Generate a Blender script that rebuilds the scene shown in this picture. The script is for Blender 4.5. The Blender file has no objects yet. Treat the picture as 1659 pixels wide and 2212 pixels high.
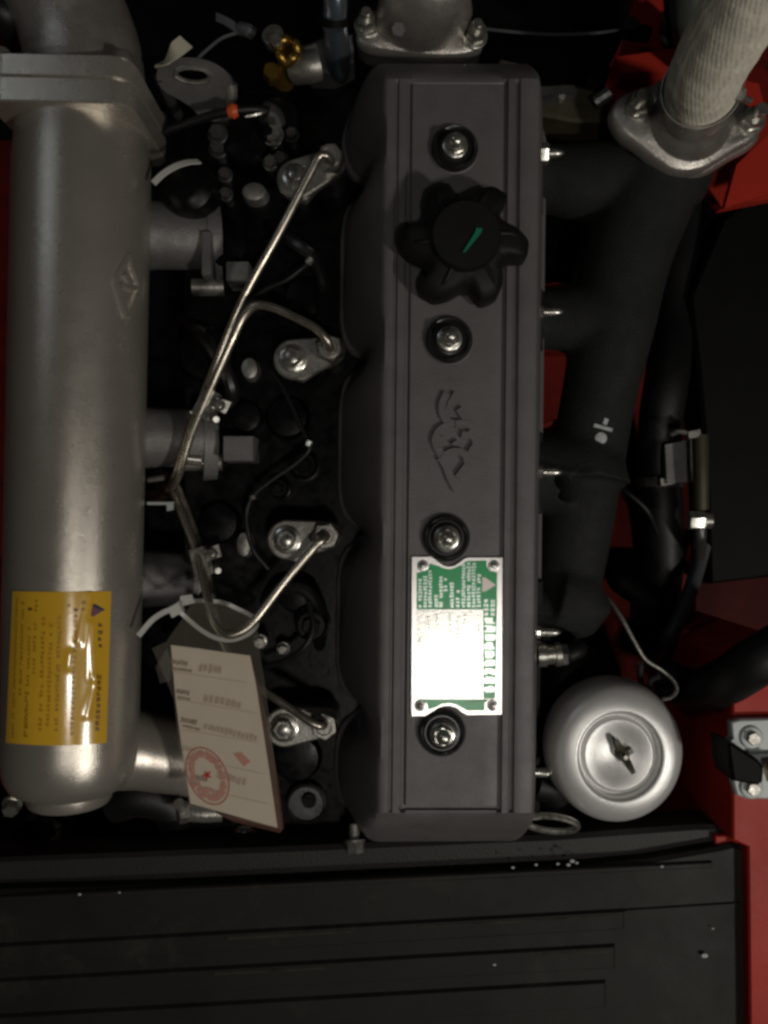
import bpy, bmesh, math, random
from mathutils import Vector, Matrix
R = math.radians
SC = bpy.context.scene
COL = SC.collection

# ------------------------------------------------------------------ camera
CH = 0.5            # camera height above the top of the valve cover (z = 0)
FP = 1720.0         # focal length in pixels of a 1659 x 2212 view
CX, CY = 829.5, 1106.0
cam = bpy.data.cameras.new('camera')
cam.sensor_fit = 'VERTICAL'; cam.sensor_height = 36.0; cam.lens = 36.0 * FP / 2212.0
cam.clip_start = 0.01; cam.clip_end = 50
camo = bpy.data.objects.new('camera', cam); COL.objects.link(camo)
camo.location = (0, 0, CH)
SC.camera = camo
# ------------------------------------------------------------------ world, lamps, exposure
w = bpy.data.worlds.new('World'); SC.world = w; w.use_nodes = True
bg = w.node_tree.nodes['Background']
bg.inputs[0].default_value = (1.0, 0.86, 0.70, 1); bg.inputs[1].default_value = 0.007
def lamp(name, loc, target, size, power, color, spread=180):
    l = bpy.data.lights.new(name, 'AREA'); l.shape = 'DISK'; l.size = size; l.energy = power; l.color = color
    l.spread = R(spread)
    o = bpy.data.objects.new(name, l); COL.objects.link(o); o.location = loc
    o.rotation_euler = (Vector(target) - Vector(loc)).to_track_quat('-Z', 'Y').to_euler()
    return o
lamp('workshop_lamp', (0.16, -0.34, 1.15), (0.05, -0.1, 0), 0.10, 1.75, (1.0, 0.94, 0.86))
lamp('side_lamp', (1.05, -0.75, 1.25), (0, 0, 0), 0.16, 8.6, (1.0, 0.95, 0.87))
lamp('window_light', (-1.3, 1.0, 1.6), (0, 0, 0), 0.30, 0.9, (0.80, 0.90, 1.0))
SC.view_settings.view_transform = 'Standard'; SC.view_settings.look = 'None'
SC.view_settings.exposure = 0.0; SC.view_settings.gamma = 1.0
SC.view_settings.use_curve_mapping = False
SC.render.engine = 'CYCLES'
SC.cycles.filter_width = 2.9

# ------------------------------------------------------------------ helpers: pixels to points
def P(px, py, z):
    k = (CH - z) / FP
    return Vector(((px - CX) * k, -(py - CY) * k, z))
def S(n, z): return n * (CH - z) / FP
def ZM(ox, oy, sc):
    return lambda x, y: ((x / sc + ox) / 1.8228, (y / sc + oy) / 1.8228)
def ray(px, py): return Vector(((px - CX) / FP, -(py - CY) / FP, -1.0))
CAMP = Vector((0, 0, CH))

# ------------------------------------------------------------------ helpers: materials
MATS = {}
def mat(name, col, rough=0.5, metal=0.0, bump=None, var=0.0, vscale=60, coat=0.0, spec=0.5, rvar=0.0, col2=None, dirt=None):
    m = bpy.data.materials.new(name); m.use_nodes = True; MATS[name] = m
    nt = m.node_tree; N = nt.nodes; L = nt.links; b = N['Principled BSDF']
    b.inputs['Base Color'].default_value = (*col, 1); b.inputs['Roughness'].default_value = rough
    b.inputs['Metallic'].default_value = metal; b.inputs['Specular IOR Level'].default_value = spec
    b.inputs['Coat Weight'].default_value = coat; b.inputs['Coat Roughness'].default_value = 0.15
    tc = N.new('ShaderNodeTexCoord')
    def noise(scale, detail=4, rough_=0.6):
        n = N.new('ShaderNodeTexNoise'); n.inputs['Scale'].default_value = scale
        n.inputs['Detail'].default_value = detail; n.inputs['Roughness'].default_value = rough_
        L.new(tc.outputs['Object'], n.inputs['Vector']); return n
    if var or col2:
        n = noise(vscale, 6)
        r = N.new('ShaderNodeValToRGB'); r.color_ramp.elements[0].position = 0.3; r.color_ramp.elements[1].position = 0.7
        a = tuple(c * (1 - var) for c in col); c2 = col2 or tuple(min(1, c * (1 + var)) for c in col)
        r.color_ramp.elements[0].color = (*a, 1); r.color_ramp.elements[1].color = (*c2, 1)
        L.new(n.outputs['Fac'], r.inputs['Fac']); out = r.outputs['Color']
        if dirt:
            n3 = noise(dirt[1], 8, 0.7); r3 = N.new('ShaderNodeValToRGB')
            r3.color_ramp.elements[0].position = dirt[2]; r3.color_ramp.elements[1].position = dirt[2] + 0.12
            mx = N.new('ShaderNodeMix'); mx.data_type = 'RGBA'
            L.new(n3.outputs['Fac'], r3.inputs['Fac']); L.new(r3.outputs['Color'], mx.inputs['Factor'])
            L.new(out, mx.inputs[6]); mx.inputs[7].default_value = (*dirt[0], 1); out = mx.outputs[2]
        L.new(out, b.inputs['Base Color'])
    if rvar:
        n2 = noise(vscale * 2.3, 5)
        mr = N.new('ShaderNodeMapRange'); mr.inputs['To Min'].default_value = max(0.02, rough - rvar); mr.inputs['To Max'].default_value = min(1, rough + rvar)
        mr.inputs['From Min'].default_value = 0.3; mr.inputs['From Max'].default_value = 0.7
        L.new(n2.outputs['Fac'], mr.inputs['Value']); L.new(mr.outputs['Result'], b.inputs['Roughness'])
    if bump:
        n = noise(bump[0], 3); bm_ = N.new('ShaderNodeBump'); bm_.inputs['Strength'].default_value = bump[1]
        bm_.inputs['Distance'].default_value = bump[2] if len(bump) > 2 else 0.001
        L.new(n.outputs['Fac'], bm_.inputs['Height']); L.new(bm_.outputs['Normal'], b.inputs['Normal'])
    return m
mat('cover_paint', (0.125, 0.117, 0.118), 0.50, 0.15, (1000, 0.45, 0.0007), 0.12, 45, spec=0.5, rvar=0.06, dirt=((0.16, 0.15, 0.145), 34, 0.66))
mat('silver_paint', (0.54, 0.50, 0.44), 0.28, 0.72, (1300, 0.30, 0.0005), 0.05, 26, rvar=0.025)
mat('cast_silver', (0.46, 0.435, 0.40), 0.29, 0.75, (900, 0.35, 0.0008), 0.16, 40, rvar=0.1)
mat('cap_silver', (0.64, 0.635, 0.62), 0.33, 0.42, (1400, 0.25, 0.0005), 0.06, 30, rvar=0.05)
mat('cast_grey', (0.16, 0.155, 0.15), 0.5, 0.4, (700, 0.5, 0.001), 0.25, 40, rvar=0.1)
mat('black_gloss', (0.0022, 0.0022, 0.0025), 0.36, 0.0, (160, 0.12, 0.0010), 0.3, 50, spec=0.24, rvar=0.12)
mat('black_satin', (0.0022, 0.0022, 0.0022), 0.6, 0.0, (800, 0.3, 0.001), 0.3, 60, spec=0.15)
mat('black_plastic', (0.008, 0.008, 0.0075), 0.55, 0.0, (900, 0.2, 0.0006), 0.2, 60, spec=0.22)
mat('rubber', (0.012, 0.012, 0.012), 0.30, 0.0, None, 0.2, 60, spec=0.5)
mat('hose_rubber', (0.006, 0.006, 0.0065), 0.5, 0.0, (500, 0.2, 0.001), 0.3, 60, spec=0.4)
mat('grey_hose', (0.07, 0.075, 0.08), 0.45, 0.0, None, 0.2, 60)
mat('manifold_iron', (0.0125, 0.0135, 0.0120), 0.75, 0.0, (600, 0.7, 0.0012), 0.22, 35, spec=0.3, rvar=0.1)
mat('zinc', (0.56, 0.55, 0.50), 0.28, 0.9, (500, 0.12, 0.0006), 0.15, 90, rvar=0.1)
mat('steel_pipe', (0.46, 0.42, 0.35), 0.30, 0.9, (300, 0.06, 0.0006), 0.12, 60, rvar=0.08)
mat('dull_steel', (0.34, 0.33, 0.30), 0.42, 0.8, (500, 0.3, 0.0008), 0.2, 70, rvar=0.1)
mat('dark_steel', (0.10, 0.10, 0.10), 0.4, 0.7, (500, 0.3, 0.0008), 0.2, 70, rvar=0.1)
mat('brass', (0.36, 0.22, 0.05), 0.32, 0.9, (500, 0.15, 0.0006), 0.12, 80)
mat('white_plastic', (0.56, 0.56, 0.52), 0.35, 0.0, None, 0.05, 60)
mat('cream_tape', (0.55, 0.52, 0.40), 0.5, 0.0, None, 0.1, 60)
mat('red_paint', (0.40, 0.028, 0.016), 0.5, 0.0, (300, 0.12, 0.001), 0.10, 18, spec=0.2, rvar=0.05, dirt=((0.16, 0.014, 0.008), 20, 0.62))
mat('plate_metal', (0.72, 0.70, 0.69), 0.30, 0.85, (700, 0.10, 0.0004), 0.04, 60)
mat('plate_bare', (0.50, 0.50, 0.47), 0.27, 0.8, (350, 0.15, 0.0005), 0.04, 60)
mat('plate_green', (0.005, 0.42, 0.13), 0.28, 0.0, (600, 0.08, 0.0004), 0.05, 60)
mat('plate_print', (0.62, 0.72, 0.66), 0.28, 0.6)
mat('plate_dark_print', (0.10, 0.10, 0.10), 0.5)
mat('plate_pale', (0.75, 0.66, 0.62), 0.4, 0.3)
mat('sticker_yellow', (0.70, 0.41, 0.028), 0.20, 0.0, (60, 0.12, 0.0012), 0.08, 20, coat=1.0, spec=0.8)
mat('sticker_print', (0.42, 0.22, 0.016), 0.45)
mat('sticker_print_dark', (0.17, 0.08, 0.012), 0.45)
mat('sticker_purple', (0.16, 0.045, 0.07), 0.35)
mat('sticker_navy', (0.02, 0.012, 0.07), 0.35)
mat('card', (0.80, 0.69, 0.54), 0.55, 0.0, None, 0.04, 30, col2=(0.84, 0.74, 0.60))
mat('card_print', (0.30, 0.23, 0.17), 0.6)
mat('card_print_pale', (0.50, 0.40, 0.31), 0.6)
mat('card_line', (0.56, 0.45, 0.36), 0.6)
mat('stamp_red', (0.52, 0.14, 0.10), 0.6)
mat('stamp_pink', (0.60, 0.29, 0.22), 0.6)
mat('stamp_star', (0.55, 0.03, 0.02), 0.6)
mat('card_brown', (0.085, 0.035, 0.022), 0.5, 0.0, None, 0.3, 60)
mat('gasket_red', (0.25, 0.055, 0.022), 0.6)
mat('orange', (0.62, 0.10, 0.025), 0.4)
mat('green_mark', (0.0, 0.16, 0.095), 0.6)
mat('chalk', (0.46, 0.48, 0.48), 0.8, 0.0, (1500, 0.5, 0.0006), 0.25, 400)
mat('mat_rubber', (0.0135, 0.0128, 0.0105), 0.6, 0.0, (420, 0.2, 0.0006), 0.22, 14, spec=0.25, rvar=0.06, dirt=((0.026, 0.0245, 0.019), 16, 0.56))
mat('lip_rubber', (0.021, 0.0198, 0.0172), 0.55, 0.0, (500, 0.4, 0.001), 0.15, 20, spec=0.35)
mat('shaded_red', (0.045, 0.005, 0.004), 0.6, 0.0, (200, 0.3, 0.001), 0.3, 14, spec=0.1)  # red paint darkened: the shade on the low shelf is in the colour
mat('dusty_rubber', (0.014, 0.0135, 0.012), 0.75, 0.0, (500, 0.3, 0.001), 0.2, 40, col2=(0.050, 0.045, 0.031), spec=0.2)
mat('shaded_grimy_red', (0.13, 0.010, 0.007), 0.6, 0.0, (200, 0.3, 0.001), 0.3, 14, spec=0.12, col2=(0.20, 0.015, 0.009), dirt=((0.02, 0.012, 0.010), 12, 0.55))  # shade of the deep bay mixed into the red, plus random grime patches
mat('bracket_paint', (0.40, 0.44, 0.43), 0.45, 0.1, (700, 0.2, 0.0006), 0.06, 60)
mat('pipe_plate', (0.30, 0.36, 0.42), 0.22, 0.85, (200, 0.2, 0.001), 0.12, 60)
mat('grey_green', (0.085, 0.095, 0.08), 0.6, 0.1, None, 0.2, 60)
mat('olive', (0.05, 0.046, 0.024), 0.5, 0.3, None, 0.3, 60)
mat('pink_plastic', (0.5, 0.03, 0.12), 0.4)
# woven glass tape round the exhaust
m = mat('heat_wrap', (0.80, 0.76, 0.63), 0.85, 0.0, None, 0.16, 70)
nt = m.node_tree
tc = nt.nodes.new('ShaderNodeTexCoord'); wv = nt.nodes.new('ShaderNodeTexWave'); bp = nt.nodes.new('ShaderNodeBump')
mp = nt.nodes.new('ShaderNodeMapping'); mp.inputs['Rotation'].default_value = (0.2, 0.3, 0.55)
wv.bands_direction = 'Y'; wv.inputs['Scale'].default_value = 95; wv.inputs['Distortion'].default_value = 2; wv.inputs['Detail'].default_value = 3; wv.inputs['Detail Scale'].default_value = 3
bp.inputs['Strength'].default_value = 0.45; bp.inputs['Distance'].default_value = 0.0008
nt.links.new(tc.outputs['Object'], mp.inputs['Vector']); nt.links.new(mp.outputs[0], wv.inputs['Vector'])
w2 = nt.nodes.new('ShaderNodeTexWave'); w2.bands_direction = 'X'; w2.inputs['Scale'].default_value = 130; w2.inputs['Distortion'].default_value = 2
ml = nt.nodes.new('ShaderNodeMath'); ml.operation = 'MULTIPLY_ADD'; ml.inputs[1].default_value = 0.3
nt.links.new(mp.outputs[0], w2.inputs['Vector']); nt.links.new(w2.outputs['Fac'], ml.inputs[0]); nt.links.new(wv.outputs['Fac'], ml.inputs[2])
nt.links.new(ml.outputs[0], bp.inputs['Height']); nt.links.new(bp.outputs[0], nt.nodes['Principled BSDF'].inputs['Normal'])
# clear film: mostly see-through with a gloss
m = bpy.data.materials.new('clear_film'); m.use_nodes = True; MATS['clear_film'] = m
nt = m.node_tree; b = nt.nodes['Principled BSDF']; out = nt.nodes['Material Output']
b.inputs['Base Color'].default_value = (0.35, 0.31, 0.25, 1); b.inputs['Roughness'].default_value = 0.25
tr = nt.nodes.new('ShaderNodeBsdfTransparent'); mx = nt.nodes.new('ShaderNodeMixShader'); mx.inputs[0].default_value = 0.10
nt.links.new(tr.outputs[0], mx.inputs[1]); nt.links.new(b.outputs[0], mx.inputs[2]); nt.links.new(mx.outputs[0], out.inputs[0])

# ------------------------------------------------------------------ helpers: shapes
class MB:
    """collects shapes in world space; build() links them as ONE mesh object"""
    def __init__(s): s.v = []; s.f = []
    def add(s, vs, fs):
        o = len(s.v); s.v += [Vector(v) for v in vs]; s.f += [[i + o for i in f] for f in fs]; return s
    def grid(s, rows, close_u=False, close_v=False):
        n = len(rows); k = len(rows[0]); vs = [p for r in rows for p in r]; fs = []
        for i in range(n if close_v else n - 1):
            for j in range(k if close_u else k - 1):
                a = i * k + j; b_ = i * k + (j + 1) % k; c = ((i + 1) % n) * k + (j + 1) % k; d = ((i + 1) % n) * k + j
                fs.append([a, b_, c, d])
        return s.add(vs, fs)
    def loops(s, loops, cap0=True, cap1=True):
        s.grid(loops, close_u=True); k = len(loops[0]); o = len(s.v) - k * len(loops)
        if cap0: s.f.append([o + i for i in range(k)][::-1])
        if cap1: s.f.append([o + (len(loops) - 1) * k + i for i in range(k)])
        return s
    def prism(s, pts, dz=None, off=None, bev=0.0006):
        """polygon (world points, counter-clockwise seen from above) with thickness downwards, edges eased"""
        pts = [Vector(p) for p in pts]; off = Vector(off) if off else Vector((0, 0, -dz))
        n = (pts[1] - pts[0]).cross(pts[2] - pts[1])
        area = sum((pts[i].x * pts[(i + 1) % len(pts)].y - pts[(i + 1) % len(pts)].x * pts[i].y) for i in range(len(pts)))
        if area < 0: pts = pts[::-1]
        c = sum(pts, Vector()) / len(pts)
        ins = []
        for i, p in enumerate(pts):
            a = (pts[i] - pts[i - 1]).normalized(); b_ = (pts[(i + 1) % len(pts)] - p).normalized()
            d = (b_ - a)
            na = Vector((-a.y, a.x, 0)); nb = Vector((-b_.y, b_.x, 0)); q = (na + nb)
            q = q.normalized() if q.length > 1e-6 else na
            ins.append(p + q * bev)
        o = off.normalized() * bev
        return s.loops([[p + off for p in pts], [p + o for p in pts], ins], True, True)
    def box(s, c, sx, sy, sz, rz=0, bev=0.0006):
        c = Vector(c); ca, sa = math.cos(rz), math.sin(rz)
        pts = [c + Vector((x * ca - y * sa, x * sa + y * ca, sz / 2)) for x, y in ((-sx / 2, -sy / 2), (sx / 2, -sy / 2), (sx / 2, sy / 2), (-sx / 2, sy / 2))]
        return s.prism(pts, sz, bev=bev)
    @staticmethod
    def frame(ax):
        ax = Vector(ax).normalized(); t = Vector((0, 0, 1)) if abs(ax.z) < 0.9 else Vector((0, 1, 0))
        u = t.cross(ax).normalized(); return u, ax.cross(u), ax
    def lathe(s, c, prof, ax=(0, 0, 1), seg=32, sx=1, sy=1, cap0=True, cap1=True, rot=0):
        c = Vector(c); u, v, a = s.frame(ax)
        return s.loops([[c + u * (r * sx * math.cos(t)) + v * (r * sy * math.sin(t)) + a * h for t in [rot + 2 * math.pi * i / seg for i in range(seg)]] for r, h in prof], cap0, cap1)
    def cyl(s, c, r, h, ax=(0, 0, 1), seg=24, bev=0.0005):
        return s.lathe(c, [(r, 0), (r, h - bev), (r - bev, h)], ax, seg)
    def hexa(s, c, r, h, ax=(0, 0, 1), rot=0.3, ch=0.13):
        c = Vector(c); u, v, a = s.frame(ax); L_ = []
        for rr, hh in ((r, 0), (r, h * 0.82), (r * (1 - ch), h)):
            L_.append([c + u * rr * math.cos(rot + i * math.pi / 3) + v * rr * math.sin(rot + i * math.pi / 3) + a * hh for i in range(6)])
        return s.loops(L_)
    def ball(s, c, r, sx=1, sy=1, sz=1, seg=20, ring=12):
        return s.lathe(c, [(max(1e-5, r * math.sin(math.pi * i / ring)), -r * sz * math.cos(math.pi * i / ring)) for i in range(ring + 1)], (0, 0, 1), seg, sx, sy)
    def path(s, pts, n=8, closed=False):
        pts = [Vector(p) for p in pts]; out = []
        if len(pts) < 3 and not closed: return pts
        m_ = len(pts)
        for i in range(m_ if closed else m_ - 1):
            p1 = pts[i]; p2 = pts[(i + 1) % m_]
            p0 = pts[i - 1] if (closed or i > 0) else p1 * 2 - p2
            p3 = pts[(i + 2) % m_] if (closed or i + 2 < m_) else p2 * 2 - p1
            def tj(a, b_, t0): return t0 + max(1e-7, (b_ - a).length) ** 0.5
            t0 = 0; t1 = tj(p0, p1, t0); t2 = tj(p1, p2, t1); t3 = tj(p2, p3, t2)
            for k in range(n):
                t = t1 + (t2 - t1) * k / n
                A1 = p0 * ((t1 - t) / (t1 - t0)) + p1 * ((t - t0) / (t1 - t0)); A2 = p1 * ((t2 - t) / (t2 - t1)) + p2 * ((t - t1) / (t2 - t1)); A3 = p2 * ((t3 - t) / (t3 - t2)) + p3 * ((t - t2) / (t3 - t2))
                B1 = A1 * ((t2 - t) / (t2 - t0)) + A2 * ((t - t0) / (t2 - t0)); B2 = A2 * ((t3 - t) / (t3 - t1)) + A3 * ((t - t1) / (t3 - t1))
                out.append(B1 * ((t2 - t) / (t2 - t1)) + B2 * ((t - t1) / (t2 - t1)))
        if not closed: out.append(pts[-1])
        return out
    def tube(s, pts, r, seg=12, n=8, closed=False, flat=None, up=None, smooth=True):
        """round tube along a path; flat=(w,t) makes a strap instead; r may be a list over the control points"""
        rs = None
        if isinstance(r, (list, tuple)): rs = r
        q = s.path(pts, n, closed) if smooth else [Vector(p) for p in pts]
        m_ = len(q); L_ = []; u = None
        for i, p in enumerate(q):
            if closed: t = q[(i + 1) % m_] - q[i - 1]
            else: t = q[min(i + 1, m_ - 1)] - q[max(i - 1, 0)]
            t = t.normalized() if t.length > 0 else Vector((0, 0, 1))
            if up is not None: u = (Vector(up) - t * Vector(up).dot(t)).normalized()
            elif u is None:
                k = Vector((0, 0, 1)) if abs(t.z) < 0.9 else Vector((1, 0, 0)); u = (k - t * k.dot(t)).normalized()
            else:
                u = u - t * u.dot(t); u = u.normalized()
            v = t.cross(u)
            rr = r
            if rs:
                f_ = i / (m_ - 1) * (len(rs) - 1); j = min(int(f_), len(rs) - 2); rr = rs[j] + (rs[j + 1] - rs[j]) * (f_ - j)
            if flat:
                w_, t_ = flat
                L_.append([p + v * a + u * b_ for a, b_ in ((-w_ / 2, -t_ / 2), (w_ / 2, -t_ / 2), (w_ / 2, t_ / 2), (-w_ / 2, t_ / 2))])
            else:
                L_.append([p + u * rr * math.cos(2 * math.pi * j / seg) + v * rr * math.sin(2 * math.pi * j / seg) for j in range(seg)])
        if closed: s.grid(L_, True, True)
        else: s.loops(L_)
        return s
    def quad(s, a, b_, c, d): return s.add([a, b_, c, d], [[0, 1, 2, 3]])
    def build(s, name, m, root=None, parent=None, sharp=35, kind=None):
        """root: the thing (its location is taken off the points); parent: a part for sub-parts"""
        org = Vector(root.location) if root else (sum(s.v, Vector()) / max(1, len(s.v)))
        if not root:
            org = Vector((org.x, org.y, min(v.z for v in s.v)))
        me = bpy.data.meshes.new(name); me.from_pydata([v - org for v in s.v], [], s.f); me.update()
        bm = bmesh.new(); bm.from_mesh(me); bmesh.ops.recalc_face_normals(bm, faces=bm.faces); bm.to_mesh(me); bm.free()
        for p in me.polygons: p.use_smooth = True
        me.set_sharp_from_angle(angle=R(sharp))
        me.materials.append(MATS[m])
        o = bpy.data.objects.new(name, me); COL.objects.link(o)
        if root: o.parent = parent or root
        else: o.location = org
        if kind: o['kind'] = kind
        return o
def thing(name, loc, label, cat, group=None):
    o = bpy.data.objects.new(name, None); COL.objects.link(o); o.location = loc; o.empty_display_size = 0.01
    return tag(o, label, cat, group)
def tag(o, label, cat, group=None):
    o['label'] = label; o['category'] = cat
    if group: o['group'] = group
    return o
def struct(o): o['kind'] = 'structure'; return o
def hull_caps(c1, r1, c2, r2, z, n=14):
    """outline of a rounded link plate between two discs given in pixels"""
    a = math.atan2(c2[1] - c1[1], c2[0] - c1[0]); d = math.hypot(c2[0] - c1[0], c2[1] - c1[1]); b_ = math.acos(max(-1, min(1, (r1 - r2) / d)))
    out = []
    for i in range(n + 1):
        t = a + b_ + (2 * math.pi - 2 * b_) * i / n; out.append(P(c1[0] + r1 * math.cos(t), c1[1] + r1 * math.sin(t), z))
    for i in range(n + 1):
        t = a - b_ + 2 * b_ * i / n; out.append(P(c2[0] + r2 * math.cos(t), c2[1] + r2 * math.sin(t), z))
    return out
rng = random.Random(7)
def glyph(mb, fn, x, y, w_, h, ang=0.0, st=0.16, dense=5):
    """one blurred character: a few strokes in a cell; fn maps picture coordinates to a surface point"""
    ca, sa = math.cos(ang), math.sin(ang)
    def q(x0, y0, x1, y1):
        pts = [(x0, y0), (x1, y0), (x1, y1), (x0, y1)]
        lift = Vector((0, 0, rng.random() * 0.00008))     # strokes never share a plane
        mb.quad(*[fn(x + a * ca - b_ * sa, y + a * sa + b_ * ca) + lift for a, b_ in pts])
    for k in range(dense):
        if rng.random() < 0.5:
            yy = (rng.random() - 0.5) * h * 0.9; x0 = -w_ / 2 * rng.uniform(0.5, 1); x1 = w_ / 2 * rng.uniform(0.5, 1); q(x0, yy - h * st / 2, x1, yy + h * st / 2)
        else:
            xx = (rng.random() - 0.5) * w_ * 0.9; y0 = -h / 2 * rng.uniform(0.5, 1); y1 = h / 2 * rng.uniform(0.5, 1); q(xx - w_ * st / 2, y0, xx + w_ * st / 2, y1)
def glyph_row(mb, fn, x0, y0, x1, y1, h, pitch, st=0.16, dense=5, skip=0.0):
    d = math.hypot(x1 - x0, y1 - y0); n = max(1, int(d / pitch)); ang = math.atan2(y1 - y0, x1 - x0)
    for i in range(n):
        if rng.random() < skip: continue
        t = (i + 0.5) / n; glyph(mb, fn, x0 + (x1 - x0) * t, y0 + (y1 - y0) * t, pitch * 0.82, h, ang, st, dense)

# ================================================================== LARGE STRUCTURE
ZD = -0.085      # cylinder head deck
# red chassis: floor of the bay far below, and its side rail
o = MB().prism([(-0.75, -0.7, -0.34), (0.75, -0.7, -0.34), (0.75, 0.75, -0.34), (-0.75, 0.75, -0.34)], 0.02).build('chassis_floor', 'shaded_grimy_red'); struct(o)
# right-hand rail: flat red top beside the bay, stepped edge
rail = thing('chassis_rail', P(1640, 1900, -0.30), 'bright red painted steel rail running beside the black ribbed cover', 'rail')
MB().prism([P(1583, 1430, -0.03), P(1760, 1400, -0.03), P(1780, 2300, -0.03), P(1622, 2300, -0.03), P(1616, 1830, -0.03), P(1583, 1815, -0.03)], 0.309, bev=0.0015).build('rail_body', 'red_paint', rail)
MB().prism([P(1545, 1806, -0.045), P(1590, 1806, -0.045), P(1625, 1835, -0.045), P(1632, 2300, -0.045), P(1560, 2300, -0.045)], 0.05, bev=0.001).build('rail_lip', 'red_paint', rail)
MB().prism([P(1500, 1250, -.24), P(1760, 1235, -.24), P(1760, 1450, -.24), P(1500, 1470, -.24)], 0.09, bev=.002).build('lower_shelf', 'shaded_red', rail)
# upper right: red bulkhead behind the exhaust
bh = thing('bulkhead', P(1500, 150, -0.30), 'red painted bulkhead plates behind the wrapped exhaust pipe', 'bulkhead')
MB().prism([P(1305, 190, -0.12), P(1330, 130, -0.12), P(1480, 140, -0.12), P(1640, 180, -0.12), P(1700, 420, -0.12), P(1560, 448, -0.12), P(1480, 330, -0.12), P(1420, 330, -0.12)], 0.012).build('lower_plate', 'red_paint', bh)
MB().prism([P(1385, -60, -0.14), P(1480, -60, -0.14), P(1490, 145, -0.14), P(1340, 130, -0.14)], 0.012).build('upper_plate', 'red_paint', bh)
MB().prism([P(1330, 122, -0.10), P(1480, 100, -0.10), P(1500, 150, -0.10), P(1345, 158, -0.10)], 0.02).build('flange', 'red_paint', bh)
MB().prism([P(1565, 448, -0.085), P(1590, 355, -0.085), P(1700, 250, -0.085), P(1720, 400, -0.085)], 0.006).build('gusset', 'red_paint', bh)
MB().tube([P(1310, 200, -0.14), P(1305, 300, -0.25), P(1305, 330, -0.335)], 0.02, 8).build('column', 'black_satin', bh)
# left red side wall of the bay
o = MB().prism([P(-120, 300, -0.16), P(26, 300, -0.16), P(20, 1200, -0.16), P(-120, 1200, -0.16)], 0.30, bev=0.002).build('chassis_wall', 'shaded_grimy_red'); struct(o)
fr = thing('inner_frame', P(1330, 1000, -.30), 'dark red inner frame plates seen through the manifold openings', 'frame')
MB().prism([P(1290, 640, -.2), P(1490, 600, -.2), P(1500, 1470, -.2), P(1180, 1500, -.2), P(1170, 1400, -.2), P(1290, 1300, -.2)], .012, bev=.001).build('side_plate', 'shaded_grimy_red', fr)
MB().prism([P(1165, 735, -.21), P(1290, 735, -.21), P(1290, 960, -.21), P(1165, 960, -.21)], .012, bev=.001).build('cross_plate', 'shaded_grimy_red', fr)
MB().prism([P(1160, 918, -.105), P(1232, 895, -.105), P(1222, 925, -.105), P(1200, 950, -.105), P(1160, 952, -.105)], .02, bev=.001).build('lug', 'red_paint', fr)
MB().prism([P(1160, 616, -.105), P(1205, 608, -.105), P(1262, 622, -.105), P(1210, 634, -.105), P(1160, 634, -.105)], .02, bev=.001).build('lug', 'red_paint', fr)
MB().prism([P(1160, 660, -.19), P(1240, 660, -.19), P(1240, 760, -.19), P(1160, 760, -.19)], .02, bev=.001).build('web', 'shaded_grimy_red', fr)
# black surroundings
o = MB().prism([P(-150, -150, -0.21), P(1420, -150, -0.21), P(1372, 30, -0.21), P(1318, 140, -0.21), P(1300, 330, -0.21), P(1000, 400, -0.21), P(-150, 400, -0.21)], 0.03).build('fan_shroud', 'black_satin'); tag(o, 'black fan shroud behind the end of the engine', 'shroud')
o = MB().prism([P(1490, 640, -0.16), P(1562, 470, -0.16), P(1720, 370, -0.16), P(1720, 1240, -0.16), P(1535, 1262, -0.16), P(1525, 1000, -0.16), P(1508, 800, -0.16)], 0.179, bev=0.003).build('battery_box', 'black_satin'); tag(o, 'plain black box standing beside the exhaust manifold', 'box')

# ---- engine: cylinder head and block
eng = thing('engine_block', P(700, 1000, -0.44), 'black painted engine block and cylinder head under the grey valve cover', 'engine')
MB().prism([P(395, 190, ZD), P(1170, 190, ZD), P(1170, 1792, ZD), P(395, 1792, ZD)], 0.12, bev=0.002).build('cylinder_head', 'black_gloss', eng)
MB().prism([P(440, 230, -0.2), P(1150, 230, -0.2), P(1150, 1760, -0.2), P(440, 1760, -0.2)], 0.142, bev=0.002).build('crankcase', 'black_gloss', eng)
MB().prism([P(300, 250, -0.15), P(420, 250, -0.15), P(420, 1770, -0.15), P(300, 1770, -0.15)], 0.2, bev=0.002).build('side_cover', 'black_gloss', eng)
MB().prism([P(-80, 1700, -0.17), P(780, 1700, -0.17), P(780, 1900, -0.17), P(-80, 1900, -0.17)], 0.15, bev=0.002).build('timing_housing', 'black_gloss', eng)
MB().prism([P(1140, 400, -.17), P(1262, 420, -.17), P(1262, 640, -.17), P(1220, 700, -.17), P(1140, 700, -.17)], .2, bev=.003).build('starter_recess', 'black_gloss', eng)
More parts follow.
